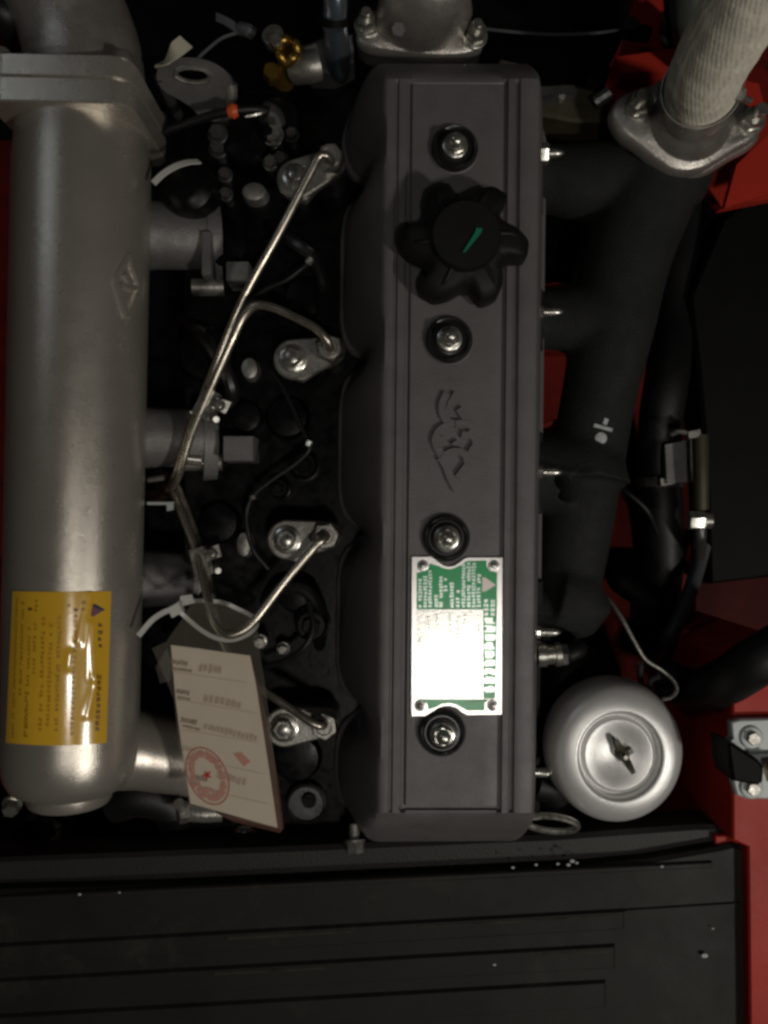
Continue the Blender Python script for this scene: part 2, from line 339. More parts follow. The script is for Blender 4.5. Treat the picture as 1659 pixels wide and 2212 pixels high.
# humps and bosses cast into the head
def boss(px, py, r, h, m='black_gloss', nm='boss', zb=ZD, sx=1, sy=1):
    c = P(px, py, zb + h); c.z = zb - 0.002; rr = S(r, zb + h)
    return MB().lathe(c, [(rr * 1.12, 0), (rr, 0.004), (rr, h - 0.001), (rr * 0.9, h + 0.001), (rr * 0.5, h + 0.002), (0.0002, h + 0.002)], seg=24, sx=sx, sy=sy).build(nm, m, eng)
for px, py, r, h in ((480, 520, 52, .014), (440, 760, 60, .012), (620, 900, 46, .006), (530, 900, 34, .012), (470, 1130, 44, .012), (640, 1280, 44, .008), (660, 640, 46, .006), (530, 300, 50, .024), (600, 250, 46, .02), (640, 1640, 52, .008)):
    boss(px, py, r, h)
for px, py, r, h in ((602, 1055, 20, .022), (672, 1352, 34, .024), (580, 285, 18, .03), (632, 665, 20, .016), (655, 1005, 30, .012)):
    c = P(px, py, ZD + h); c.z = ZD - 0.001; rr = S(r, ZD + h)
    b_ = MB().lathe(c, [(rr * 1.15, 0), (rr * 1.15, h * 0.6), (rr, h * 0.62), (rr, h - 0.0015), (rr * 0.86, h)], seg=20).build('plug', 'black_gloss', eng)
    MB().hexa(c + Vector((0, 0, h - 0.0002)), rr * 0.6, 0.005).build('plug_head', 'black_gloss', eng, b_)
# bare cast bosses that catch the light
for px, py, sx, sy in ((548, 412, 1.25, 0.95), (538, 795, 0.85, 1.1), (526, 1176, 0.75, 1.25)):
    boss(px, py, 22, .012, 'dull_steel', 'bare_boss', ZD, sx, sy)
# flat bare pads between the ports
for px, py, w_, h_ in ((522, 972, 62, 52), (520, 598, 46, 40), (455, 560, 20, 90)):
    MB().box(P(px, py, ZD + 0.012), S(w_, ZD), S(h_, ZD), 0.028).build('machined_pad', 'cast_grey', eng)
# round dark core plug at the end of the head
c = P(662, 1738, ZD + 0.010); c.z = ZD - 0.002
cp = MB().lathe(c, [(S(44, -.07), 0), (S(44, -.07), .011), (S(39, -.07), .013), (S(36, -.07), .010), (0.0002, .010)], seg=32).build('core_plug', 'dark_steel', eng)
MB().cyl(c + Vector((0.002, 0.003, 0.0095)), S(16, -.07), .004).build('plug_head', 'black_gloss', eng, cp)
# gasket edge showing red at the end of the head
o = MB().tube([P(490, 1792, -0.092), P(610, 1800, -0.090), P(700, 1797, -0.088), P(775, 1790, -0.086)], 0.0012, 6).build('head_gasket_edge', 'gasket_red', eng)

# ================================================================== VALVE COVER
ZB = ZD + 0.001
cov = thing('valve_cover', P(960, 1000, ZB), 'dark grey painted valve cover with grooved top running down the engine', 'valve cover')
INJ = [((715, 350), (640, 385)), ((714, 757), (633, 775)), ((706, 1157), (620, 1166)), ((702, 1562), (614, 1572))]
XC = 1000.0     # reference column
def lean(py): return -(py - 1000) * 0.0098          # the cover is turned a little in the picture
# cross section: (pixel x at its own height, height mm)
sec = [(729, -84), (731, -80), (737, -78), (741, -70), (752, -55), (765, -40), (780, -26), (797, -14), (810, -7), (818, -3), (824, -0.8), (829, -0.1), (838, 0), (845, -0.1), (848, -1.6), (852, -1.6), (855, 0), (868, 0), (871, -0.6), (872.5, -3.2), (880, -3.2), (882, -1.8), (884, -1.2), (900, -1.2), (950, -1.2), (1000, -1.2), (1050, -1.2), (1078, -1.2), (1080.5, -1.6), (1082, -3.4), (1088.5, -3.4), (1091, 0), (1104, 0), (1107, -2.6), (1114, -2.6), (1117, 0), (1122, 0.4), (1148, 0.2), (1156, -1.0), (1160, -4), (1161.5, -9), (1163, -30), (1165, -78), (1172, -80), (1172, -84)]
ys = [138, 144, 150, 157, 163, 170, 176, 179, 182, 185] + [195 + 12.5 * i for i in range(122)] + [1731, 1737, 1741, 1743, 1745, 1750, 1752, 1756, 1760, 1766, 1774, 1783, 1792, 1802, 1812, 1820, 1826]
rows = []
def drop(py):
    if py > 1756:
        t = (py - 1756) / (1826 - 1756); return 0.001 + 0.052 * t ** 2.2 + 0.014 * t
    if py < 170:
        t = (170 - py) / 32.0; return 0.001 + 0.020 * t ** 1.8
    return 0
def inset(py):
    if py > 1756: t = (py - 1756) / 70.0; return 42 * t ** 2.4
    if py < 182: t = (182 - py) / 44.0; return 26 * t ** 2.4
    return 0
wav = random.Random(3)
for py in ys:
    row = []
    d = drop(py); ins = inset(py)
    for k, (px, zm) in enumerate(sec):
        z = zm / 1000.0
        x = px
        if 870 < px < 1091 and zm > -2.5 and (1743 <= py <= 1750 or 176 < py < 181): z = -0.0034 if py > 1000 else -0.0020   # end grooves of the panel
        if px in (871, 872.5, 880, 882, 1080.5, 1082, 1088.5, 848, 852, 1107, 1114) and (py > 1752 or py < 176): z = -0.0004
        z0 = z
        if d and z > -0.075: z = -min(0.076, (max(0, -z) ** 4 + d ** 4) ** 0.25)
        if px < 900: x = 900 - (900 - px) * (1 - ins * (1.5 if py > 1000 else 0.7) / 171.0)
        elif px > 1060: x = 1060 + (px - 1060) * (1 - ins / 112.0)
        p = P(x + lean(py), 1000, z0); p.z = z
        yy = P(0, py, -d).y
        p.y = yy
        # scooped out round each injector
        if px < 826:
            for (n_, _) in INJ:
                ce = P(n_[0] - 4, n_[1], -0.035); dx = p.x - ce.x; dy = p.y - ce.y; rr = math.hypot(dx, dy)
                R0 = 0.0305 - 0.0035 * max(0, min(1, -z / 0.08))
                if rr < R0 * 1.35 and dx > -0.004:
                    t = rr / (R0 * 1.35)
                    nr = R0 + (R0 * 0.35) * t ** 3
                    if rr > 1e-5 and nr > rr:
                        p.x += (nr - rr) * max(0.25, dx / max(rr, 1e-5)) * 0.92
                        p.x = min(p.x, P(829 + lean(py), 1000, 0).x + 0.0002)
        row.append(p)
    rows.append(row)
body = MB().grid(rows)
k = len(sec)
for e in (rows[0], rows[-1]):                      # close both ends down to the deck
    low = [Vector((p.x, p.y, min(p.z, ZB))) for p in e]
    body.grid([e, low])
body.build('cover_body', 'cover_paint', cov, sharp=28)
# raised emblem: thin cast ridges
E = ZM(1250, 1500, 1.659)
strokes = [[(845, 80), (815, 150), (818, 215), (850, 268), (900, 282)], [(912, 82), (868, 160), (862, 216)], [(922, 182), (962, 240), (990, 276)], [(866, 286), (800, 322), (768, 388), (796, 462), (820, 500)],
           [(822, 322), (834, 356)], [(940, 350), (985, 356), (1022, 322)], [(1008, 352), (1036, 408), (1006, 462), (994, 492)], [(892, 398), (900, 410)],
           [(820, 522), (846, 480), (905, 462), (962, 482), (982, 540)], [(985, 545), (948, 592), (916, 634)], [(848, 578), (876, 650), (912, 716)], [(900, 284), (960, 280), (1012, 296)], [(800, 500), (830, 540), (850, 578)]]
emb = MB()
for ki, st in enumerate(strokes):
    emb.tube([P(*E(x, y), -0.0006 + ki * 0.00006) for x, y in st], 0, flat=(0.0046, 0.0042), up=(0, 0, 1), n=6)
emb.build('emblem', 'cover_paint', cov, sharp=60)
fine = MB()                                          # faint casting number beside the groove
for i in range(9):
    glyph(fine, lambda x, y: P(*E(x, y), -0.0009), 615, 455 + i * 28, 22, 22, 0, 0.2, 4)
fine.build('casting_number', 'cast_grey', cov)
# dome nuts in rubber grommets
NUTS = [(982, 320), (970, 734), (964, 1162), (955, 1583)]
for i, (px, py) in enumerate(NUTS):
    c = P(px, py, 0.001); c.z = -0.0014
    u = S(1, 0)
    g = MB().lathe(c, [(54 * u, 0), (54 * u, .0008), (51 * u, .0014)], seg=40, cap1=False).build('nut_seat', 'cover_paint', cov)
    gr = MB().lathe(c, [(49 * u, .0006), (50 * u, .002), (49 * u, .0036), (45 * u, .005), (41 * u, .0045), (38 * u, .0032), (35 * u, .0032), (33 * u, .0045), (26 * u, .005), (1e-4, .005)], seg=40).build('grommet', 'rubber', cov)
    n_ = MB().lathe(c, [(26 * u, .0048), (27 * u, .0052), (27 * u, .0066), (25 * u, .0070), (1e-4, .007)], seg=32).build('dome_nut', 'zinc', cov)
    b_ = MB().hexa(c + Vector((0, 0, .0068)), 22 * u, .0050, rot=0.4 + i * 1.1).build('hex', 'zinc', cov, n_)
    MB().lathe(c, [(16.5 * u, .0112), (16 * u, .0128), (14 * u, .0146), (10 * u, .0160), (5 * u, .0166), (1e-4, .0167)], seg=24).build('dome', 'zinc', cov, n_)
# ---- name plate
N2 = ZM(1500, 2100, 2.765)
def arc(cx_, cy_, rx, ry, a0, a1, n=12): return [(cx_ + rx * math.cos(R(a0 + (a1 - a0) * i / n)), cy_ + ry * math.sin(R(a0 + (a1 - a0) * i / n))) for i in range(n + 1)]
ZP = 0.0006
def NP(x, y, z=ZP): return P(*N2(x, y), z)
top_scoop = [(545, 250), (590, 278), (640, 320), (690, 352), (740, 362), (800, 350), (850, 318), (895, 280), (940, 261)]
bot_scoop = [(935, 1980), (880, 1948), (820, 1900), (750, 1882), (690, 1882), (620, 1905), (555, 1950), (480, 1992)]
outline = [(335, 255)] + top_scoop + [(1325, 262), (1318, 1976)] + bot_scoop + [(330, 1995)]
plate = MB().prism([NP(x, y) for x, y in outline], 0.0016, bev=0.0003).build('name_plate', 'plate_metal', cov)
def inlay(nm, pts, m, z=ZP + 0.00012):
    return MB().prism([NP(x, y, z) for x, y in pts], 0.0002, bev=0.00004).build(nm, m, cov, plate)
inlay('green_field', [(388, 430), (470, 412), (520, 370), (530, 330), (600, 345), (690, 382), (740, 390), (800, 378), (870, 345), (935, 300), (1150, 296), (1150, 360), (1190, 412), (1266, 424), (1262, 830), (388, 830)], 'plate_green')
inlay('green_side', [(1114, 832), (1262, 832), (1246, 1800), (1114, 1800)], 'plate_green')
inlay('green_foot', [(400, 1806), (1246, 1806), (1180, 1806), (1130, 1850), (1130, 1930), (940, 1932), (880, 1900), (810, 1862), (740, 1850), (660, 1862), (580, 1902), (515, 1918), (500, 1850)], 'plate_green')
inlay('bare_field', [(386, 836), (1108, 836), (1108, 1798), (386, 1798)], 'plate_bare')
pr = MB(); zz = ZP + 0.0002
for x, y0, y1 in ((425, 455, 810), (480, 455, 810), (535, 400, 810), (600, 630, 810), (655, 470, 810), (700, 480, 640), (770, 530, 810), (835, 575, 810), (900, 330, 810), (955, 315, 810), (1010, 315, 810), (1065, 440, 810)):
    glyph_row(pr, lambda a, b_: NP(a, b_, zz), x, y0, x, y1, 44, 34, 0.22, 6, 0.06)
for x in (1145, 1215):
    glyph_row(pr, lambda a, b_: NP(a, b_, zz), x, 715, x, 900, 52, 44, 0.2, 6)
glyph_row(pr, lambda a, b_: NP(a, b_, zz), 1182, 900, 1180, 1740, 118, 88, 0.26, 9)
pr.build('white_lettering', 'plate_print', cov, plate)
inlay('arrow', [(1102, 478), (1140, 484), (1252, 562), (1140, 632), (1102, 636)], 'plate_pale', zz + 0.00005)
pd = MB()
for x, y0, y1 in ((420, 1040, 1200), (515, 890, 1050), (600, 870, 1040), (755, 860, 1090), (835, 900, 1180), (908, 870, 1000), (1062, 985, 1060)):
    glyph_row(pd, lambda a, b_: NP(a, b_, zz), x, y0, x, y1, 40, 34, 0.12, 3)
pd.build('stamped_figures', 'plate_dark_print', cov, plate)
for x, y in ((455, 352), (1228, 352), (425, 1872), (1213, 1872)):
    c = NP(x, y); u = S(1 / 2.765 / 1.8228, 0)
    r_ = MB().lathe(c, [(62 * u, 0), (62 * u, .0003), (58 * u, .0004), (1e-4, .0004)], seg=24).build('rivet', 'plate_metal', cov, plate)
    MB().lathe(c, [(36 * u, .0003), (34 * u, .0010), (24 * u, .0017), (1e-4, .0020)], seg=20).build('rivet_head', 'zinc', cov, plate)

# ================================================================== OIL FILLER CAP
c0 = P(1003, 520, 0.02); c0.z = -0.001
fc = thing('oil_filler_cap', c0, 'black six-lobed plastic filler cap with a green paint mark', 'filler cap')
def lob(rm, amp, z, sh=0.0, n=96):
    out = []
    for i in range(n):
        t = 2 * math.pi * i / n; q = math.cos(6 * (t - R(-2)))
        uq = 6 * (t - R(-2)); q = math.cos(uq + .65 * math.cos(uq)); q = max(-1, min(1, q * 1.35 + .12)); q = math.sin(q * math.pi / 2); r = rm + amp * q * (1 + .12 * math.sin(t * 2 + 1))
        out.append(c0 + Vector((r * math.cos(t), r * math.sin(t), z)))
    return out
MB().loops([lob(.0325, .0050, .003), lob(.0338, .0056, .005), lob(.0335, .0056, .017), lob(.0318, .0052, .0215), lob(.0285, .0030, .0245), lob(.0245, .0016, .026), lob(.0225, .0006, .0268), lob(.021, 0, .0272), lob(.0205, 0, .031), lob(.0195, 0, .0325), lob(.0005, 0, .0328)]).build('grip', 'black_plastic', fc, sharp=50)
MB().cyl(c0, .027, .005, seg=40).build('neck', 'black_plastic', fc)
for k in range(6):                                   # ribs standing on the lobes
    t = R(-2 + 60 * k); d = Vector((math.cos(t), math.sin(t), 0)); n_ = Vector((-d.y, d.x, 0))
    MB().tube([c0 + d * .020 + n_ * .003 + Vector((0, 0, .0272)), c0 + d * .027 + n_ * .0035 + Vector((0, 0, .0254)), c0 + d * .0335 + n_ * .002 + Vector((0, 0, .0208))], .0016, 8).build('rib', 'black_plastic', fc)
gm = ZM(1500, 620, 2.592)
MB().prism([P(*gm(x, y), c0.z + .0342) for x, y in ((835, 965), (850, 940), (955, 770), (975, 715), (1040, 725), (1020, 770), (905, 910), (860, 965))], 0.0006, bev=0.0001).build('paint_mark', 'green_mark', fc)

# ================================================================== SILVER INTAKE CYLINDER
ZA = -0.030
A0 = P(181, 286, ZA); A1 = P(150, 1732, ZA)
ax = (A1 - A0).normalized(); LEN = (A1 - A0).length
RC = S(142, ZA)
icy = thing('intake_cylinder', P(165, 1000, -0.16), 'long silver painted intake cylinder with yellow label and flanged elbow', 'intake pipe')
ls = LEN
MB().lathe(A0, [(RC * 0.96, 0), (RC * 0.975, .010), (RC, .022), (RC, .06), (RC, .12), (RC, .18), (RC, .24), (RC, .30), (RC, .36), (RC, ls - .045), (RC * 1.004, ls - .040), (RC, ls - .034), (RC * .985, ls - .027), (RC * .94, ls - .019), (RC * .86, ls - .0125), (RC * .76, ls - .0100), (RC * .63, ls - .0095), (RC * .62, ls - .003), (RC * .59, ls - .0005), (RC * .3, ls + .0005), (1e-4, ls + .0005)], ax, 72).build('body', 'silver_paint', icy, sharp=50)
def CYL(px, py, extra=0.0):
    """where the line of sight through a pixel meets the cylinder (radius RC + extra)"""
    d = ray(px, py); o_ = CAMP - A0
    dp = d - ax * d.dot(ax); op = o_ - ax * o_.dot(ax)
    a = dp.dot(dp); b_ = 2 * dp.dot(op); c_ = op.dot(op) - (RC + extra) ** 2
    D = max(0, b_ * b_ - 4 * a * c_); t = (-b_ - math.sqrt(D)) / (2 * a)
    return CAMP + d * t
# flange of two plates bolted together, then the elbow
side = Vector((0, 0, 1)).cross(ax).normalized(); upv = ax.cross(side).normalized()
if upv.z < 0: upv = -upv
def rsq(c, hw, hh, r, n=6):
    out = []
    for sx, sy, a0 in ((1, 1, 0), (-1, 1, 90), (-1, -1, 180), (1, -1, 270)):
        for i in range(n + 1):
            t = R(a0 + 90 * i / n); out.append(c + side * (sx * (hw - r) + r * math.cos(t)) + upv * (sy * (hh - r) + r * math.sin(t)))
    return out
def fl_plate(nm, s0, s1, g):
    L_ = [rsq(A0 + ax * s0, RC * g - .001, RC * g - .001, .012), rsq(A0 + ax * (s0 + .001), RC * g, RC * g, .013), rsq(A0 + ax * (s1 - .001), RC * g, RC * g, .013), rsq(A0 + ax * s1, RC * g - .001, RC * g - .001, .012)]
    MB().loops(L_).build(nm, 'silver_paint', icy, sharp=40)
fl_plate('flange', -.0125, .003, 1.035)
fl_plate('mating_flange', -.027, -.0130, 1.025)
e0 = A0 - ax * .026
MB().tube([e0, e0 - ax * .012, e0 - ax * .030 + Vector((-.002, 0, .002)), e0 - ax * .058 + Vector((-.012, 0, .012)), e0 - ax * .080 + Vector((-.026, 0, .030)), e0 - ax * .092 + Vector((-.04, 0, .058))], [RC * .90, RC * .88, RC * .86, RC * .82, RC * .80, RC * .80], 48, 8).build('elbow', 'cast_silver', icy)
for sx, sy in ((-1, 1), (1, 1), (-1, -1), (1, -1)):
    MB().hexa(A0 + ax * -.026 + side * sx * RC * .86 + upv * sy * RC * .86, .0065, .006, -ax).build('flange_bolt', 'dull_steel', icy)
MB().tube([P(-20, 15, -.01), P(10, 30, -.01), P(22, 70, -.03), P(18, 110, -.05)], .010, 12).build('breather_hose', 'hose_rubber', icy)
# raised mark on the cylinder
K = ZM(400, 950, 6.32)
lg = MB()
for st in ([(680, 330), (760, 640), (850, 900), (915, 1140)], [(545, 800), (640, 900), (735, 1050)], [(360, 1060), (450, 1350), (530, 1650), (610, 1900)], [(680, 330), (470, 700), (330, 960), (330, 1080)], [(440, 1110), (560, 1120), (690, 1170), (900, 1150)], [(925, 1160), (800, 1480), (640, 1890)]):
    q = [CYL(*K(x, y), .0004) for x, y in st]
    L_ = []
    for i, p in enumerate(q):
        nrm = (p - A0) - ax * (p - A0).dot(ax); nrm.normalize()
        t = (q[min(i + 1, len(q) - 1)] - q[max(0, i - 1)]).normalized(); v = nrm.cross(t)
        L_.append([p - v * .0024 - nrm * .001, p - v * .0014 + nrm * .0018, p + v * .0014 + nrm * .0018, p + v * .0024 - nrm * .001])
    lg.loops(L_)
lg.build('raised_mark', 'silver_paint', icy, sharp=30)
# ---- yellow label
T = ZM(0, 2280, 3.16)
stk = []
NU, NV = 46, 60
for j in range(NV + 1):
    v = j / NV; row = []
    for i in range(NU + 1):
        u = i / NU
        x0 = 155 + (70 - 155) * v; x1 = 1385 + (1325 - 1385) * v
        yb = 2040 - 20 * math.sin(math.pi * u) * -1.6; yt = 150 + 8 * math.sin(math.pi * u)
        x = x0 + (x1 - x0) * u; y = yt + (yb - yt) * v
        # wrinkles where the foil has lifted
        wr = 0.0
        for (a, b_, c_, d_, h) in ((1120, 180, 990, 780, .0008), (1150, 560, 1150, 1250, .0009), (1200, 1250, 1080, 1700, .0007), (870, 930, 850, 1090, .0006), (1230, 930, 1190, 1200, .0006)):
            L2 = (c_ - a) ** 2 + (d_ - b_) ** 2; t = max(0, min(1, ((x - a) * (c_ - a) + (y - b_) * (d_ - b_)) / L2)); dd = math.hypot(x - a - t * (c_ - a), y - b_ - t * (d_ - b_))
            wr += h * math.exp(-(dd / 52.0) ** 2)
        row.append(CYL(*T(x, y), .0005 + wr))
    stk.append(row)
lab = MB().grid(stk)
lab = lab.build('warning_label', 'sticker_yellow', icy, sharp=60)
def SK(x, y, e=.0008):
    wr = 0.0
    for (a, b_, c_, d_, h) in ((1120, 180, 990, 780, .0008), (1150, 560, 1150, 1250, .0009), (1200, 1250, 1080, 1700, .0007), (870, 930, 850, 1090, .0006), (1230, 930, 1190, 1200, .0006)):
        L2 = (c_ - a) ** 2 + (d_ - b_) ** 2; t = max(0, min(1, ((x - a) * (c_ - a) + (y - b_) * (d_ - b_)) / L2)); dd = math.hypot(x - a - t * (c_ - a), y - b_ - t * (d_ - b_))
        wr += h * math.exp(-(dd / 52.0) ** 2)
    return CYL(*T(x, y), e + wr)
tx = MB()
for x, y0, y1, h, p in ((745, 455, 1900, 54, 58), (640, 490, 1900, 46, 58), (545, 470, 1900, 46, 58), (440, 540, 1200, 34, 52), (370, 600, 1980, 34, 52), (290, 230, 1500, 32, 46), (215, 230, 1980, 30, 46), (330, 1300, 1980, 32, 46), (455, 250, 420, 44, 52), (1040, 250, 420, 56, 60), (860, 300, 350, 40, 44)):
    glyph_row(tx, SK, x, y0, x - (y1 - y0) * .032, y1, h, p, .15, 5, .12)
glyph_row(tx, SK, 945, 430, 895, 1960, 54, 62, .15, 6, .05)
tx.build('small_lettering', 'sticker_print', icy, lab)
tx = MB()
glyph_row(tx, SK, 1252, 530, 1248, 880, 58, 74, .17, 6); glyph_row(tx, SK, 1240, 1180, 1212, 1900, 58, 72, .17, 6)
for x, y in ((375, 375), (944, 383)):
    MB().add([SK(x + 30 * math.cos(t * math.pi / 5), y + 20 * math.sin(t * math.pi / 5)) for t in range(10)], [list(range(10))]).build('bullet', 'sticker_print_dark', icy, lab)
tx.build('large_lettering', 'sticker_print_dark', icy, lab)
MB().add([SK(*q, .0009) for q in ((1155, 318), (1300, 385), (1160, 470), (1130, 455))], [[0, 1, 2, 3]]).build('warning_triangle', 'sticker_purple', icy, lab)
MB().add([SK(*q, .0011) for q in ((1155, 312), (1200, 318), (1308, 384), (1290, 396), (1170, 352))], [[0, 1, 2, 3, 4]]).build('triangle_edge', 'sticker_navy', icy, lab)
# ---- runners from the cylinder to the head (each its own part)
def runner(px0, py0, px1, py1, r, m, fl=True, z0=-.068, z1=-.088):
    a = P(px0, py0, z0); b_ = P(px1, py1, z1); rr = S(r, z1)
    ru = MB().tube([a, a.lerp(b_, .35), a.lerp(b_, .7), b_], [rr * 1.15, rr * 1.02, rr, rr], 28, 5).build('runner', m, icy)
    d = (b_ - a).normalized(); n_ = Vector((-d.y, d.x, 0)); u = d.cross(n_)
    if fl:
        fp = [b_ + d * .003 + n_ * (rr * 1.28 * math.cos(t) * (1.25 if abs(math.cos(t)) > .8 else 1)) + u * (rr * 1.1 * math.sin(t)) for t in [i * math.pi / 12 for i in range(24)]]
        MB().loops([[p - d * .010 for p in fp], [p for p in fp]]).build('runner_flange', m, icy, ru)
    return ru
runner(270, 505, 462, 515, 68, 'cast_grey')
runner(270, 945, 455, 945, 62, 'cast_grey')
runner(270, 1250, 440, 1250, 58, 'cast_grey', z0=-.085, z1=-.105)
runner(250, 1612, 420, 1640, 78, 'silver_paint', False, z0=-.055, z1=-.075)
for px, py, l in ((450, 620, 34), (430, 998, 50)):
    MB().tube([P(px - l, py, -.082), P(px + l, py, -.084)], S(19, -.083), 16).build('runner_boss', 'dull_steel', icy)
MB().cyl(P(435, 993, -.072), .0045, .012, (-1, .1, .2), 12).build('runner_stud', 'zinc', icy)

# ================================================================== INJECTORS, FUEL LINES
ordn = ['beside the oil filler cap', 'with the hooked fuel line between filler cap and emblem', 'beside the top edge of the name plate', 'beside the bottom edge of the name plate']
ZC = -0.046
for i, (n_, b_) in enumerate(INJ):
    base = P(*n_, ZC); base.z = ZD
    t = thing('fuel_injector', base, ['zinc plated fuel injector and clamp, farthest from the hanging card', 'zinc plated fuel injector joined by the hooked fuel line', 'zinc plated fuel injector level with the cover nut above the name plate', 'zinc plated fuel injector beside the hanging paper card'][i], 'injector', 'fuel injectors along the valve cover')
    c = P(*n_, ZC); cb = P(*b_, ZC); u = S(1, ZC)
    bod = c.copy(); bod.z = ZD - .001
    MB().cyl(bod, 27 * u, ZC - ZD - .006).build('body', 'dark_steel', t)
    cl = MB().prism(hull_caps(b_, 43, n_, 31, ZC), .007, bev=.0012).build('clamp', 'dull_steel', t)
    # turned-down lip along one edge of the clamp
    s_ = 1 if i != 3 else -1
    MB().prism([P(b_[0] - 8, b_[1] + s_ * 40, ZC - .004), P(b_[0] + 20, b_[1] + s_ * 48, ZC - .004), P(n_[0] - 6, n_[1] + s_ * 30, ZC - .004), P(n_[0] - 6, n_[1] + s_ * 20, ZC - .004), P(b_[0], b_[1] + s_ * 30, ZC - .004)], .008, bev=.0004).build('lip', 'dull_steel', t, cl)
    pad = P(*b_, ZC); pad.z = ZD - .001
    MB().cyl(pad, 24 * u, ZC - ZD - .0065).build('spacer', 'dark_steel', t)
    bo = MB().lathe(cb, [(31 * u, -.0005), (31 * u, .0010), (27 * u, .0018), (1e-4, .0018)], seg=28).build('clamp_bolt', 'zinc', t)
    MB().hexa(cb + Vector((0, 0, .0016)), 23 * u, .0052, rot=i * .7).build('hex', 'zinc', t, bo)
    MB().lathe(cb + Vector((0, 0, .0066)), [(14 * u, -.0004), (13 * u, .0006), (9 * u, .0010), (1e-4, .0012)], seg=16).build('dimple', 'zinc', t, bo)
    un = MB().hexa(c + Vector((0, 0, -.0005)), 31 * u, .0105, rot=.2 + i * .5).build('union_nut', 'zinc', t)
    MB().lathe(c, [(22 * u, .0098), (22 * u, .0118), (17 * u, .0118), (15 * u, .0108), (1e-4, .0108)], seg=24).build('collar', 'dull_steel', t, un)
PR = S(9.2, -.03)
def fuel(name, pts, label):
    o = MB().tube([P(*p) for p in pts], PR, 14, 8).build(name, 'steel_pipe'); return tag(o, label, 'fuel line', 'steel fuel lines to the injectors')
fuel('fuel_line', [(716, 352, -.037), (714, 346, -.027), (704, 336, -.0225), (690, 338, -.022), (674, 366, -.023), (600, 508, -.029), (524, 648, -.038), (452, 820, -.050), (402, 950, -.058), (374, 1040, -.066), (352, 1072, -.09), (330, 1080, -.12), (320, 1085, -.152)], 'longest straight bare steel fuel line rising past the filler cap')
fuel('fuel_line', [(714, 757, -.037), (713, 750, -.028), (704, 732, -.0235), (680, 708, -.023), (630, 682, -.024), (585, 663, -.026), (553, 660, -.027), (528, 682, -.029), (500, 738, -.032), (458, 832, -.038), (412, 940, -.046), (384, 1030, -.056), (358, 1062, -.085), (332, 1066, -.12), (318, 1068, -.152)], 'bare steel fuel line with a hooked bend at its end')
fuel('fuel_line', [(706, 1157, -.037), (704, 1160, -.028), (696, 1166, -.024), (676, 1186, -.0235), (606, 1268, -.022), (548, 1342, -.0185), (522, 1364, -.0170), (492, 1371, -.0165), (464, 1346, -.019), (448, 1290, -.028), (430, 1212, -.046), (408, 1150, -.056), (386, 1095, -.062), (368, 1058, -.075), (350, 1050, -.10), (340, 1050, -.152)], 'bare steel fuel line making a U bend at the white cable tie')
fuel('fuel_line', [(702, 1562, -.037), (699, 1566, -.028), (688, 1567, -.0245), (668, 1558, -.024), (630, 1532, -.027), (566, 1490, -.034), (520, 1455, -.042), (486, 1400, -.050), (466, 1340, -.056), (446, 1225, -.061), (420, 1150, -.066), (398, 1090, -.072), (376, 1040, -.085), (356, 1025, -.11), (346, 1020, -.152)], 'bare steel fuel line coming out from under the paper card')
def clip(px, py, z, ang, label, flip=1):
    base = P(px, py, z - .012)
    t = thing('pipe_clip', base, label, 'clip', 'pipe clips on the fuel lines')
    a = R(ang); d = Vector((math.cos(a), math.sin(a), 0)); n_ = Vector((-d.y, d.x, 0)); c = P(px, py, z)
    q = lambda x, y, zz: c + d * x + n_ * y + Vector((0, 0, zz))
    pl = MB().prism([q(-.010, -.0055, .004), q(.010, -.0055, .004), q(.010, .0055, .004), q(-.010, .0055, .004)], .0012, bev=.0003).build('top_plate', 'zinc', t)
    MB().prism([q(-.010, -.0055, -.006), q(.010, -.0055, -.006), q(.010, .0055, -.006), q(-.010, .0055, -.006)], .0012, bev=.0003).build('bottom_plate', 'zinc', t)
    MB().prism([q(.0, -.0150 * flip, .001), q(.009, -.0150 * flip, .001), q(.007, -.005 * flip, .0035), q(-.001, -.005 * flip, .0035)], .0018, bev=.0003).build('ear', 'zinc', t)
    MB().tube([q(-.010, .0055, .0034), q(-.010, .0070, -.001), q(-.010, .0055, -.0064)], 0, flat=(.0012, .0012), n=3).build('fold', 'zinc', t)
    s_ = MB().hexa(q(.003, -.0095 * flip, .0025), .0042, .0045).build('screw', 'zinc', t)
    MB().cyl(q(.003, -.0095 * flip, -.009), .0018, .018, seg=10).build('screw_shank', 'zinc', t, s_)
    MB().cyl(q(-.006, -.0090 * flip, -.003), .0026, .011, (.3, -.2 * flip, 1), 10).build('tab', 'zinc', t)
clip(446, 872, -.044, 62, 'zinc pipe clip on the two upper fuel lines', 1)
clip(434, 1214, -.050, 105, 'zinc pipe clip on the two lower fuel lines', 1)

# thin return hoses and wires over the head
def wire(name, pts, r, m, label, cat='hose', group=None, n=8):
    o = MB().tube([P(*p) for p in pts], r, 10, n).build(name, m); return tag(o, label, cat, group)
wire('return_hose', [(585, 800, -.06), (610, 836, -.056), (640, 900, -.052), (664, 955, -.05), (668, 970, -.05), (640, 1000, -.052), (590, 1035, -.054), (548, 1070, -.056), (533, 1105, -.058), (536, 1150, -.058), (548, 1190, -.06), (580, 1230, -.063)], .0017, 'hose_rubber', 'thin black return hose curving between the middle injectors')
wire('return_hose', [(520, 668, -.06), (570, 628, -.054), (620, 604, -.05), (652, 580, -.049), (664, 570, -.05)], .0017, 'hose_rubber', 'short thin black return hose beside the bent fuel line')
wire('return_hose', [(575, 1440, -.06), (620, 1425, -.054), (660, 1395, -.05), (676, 1360, -.052), (668, 1300, -.058)], .0021, 'hose_rubber', 'short black return hose curling over the head below the third injector')
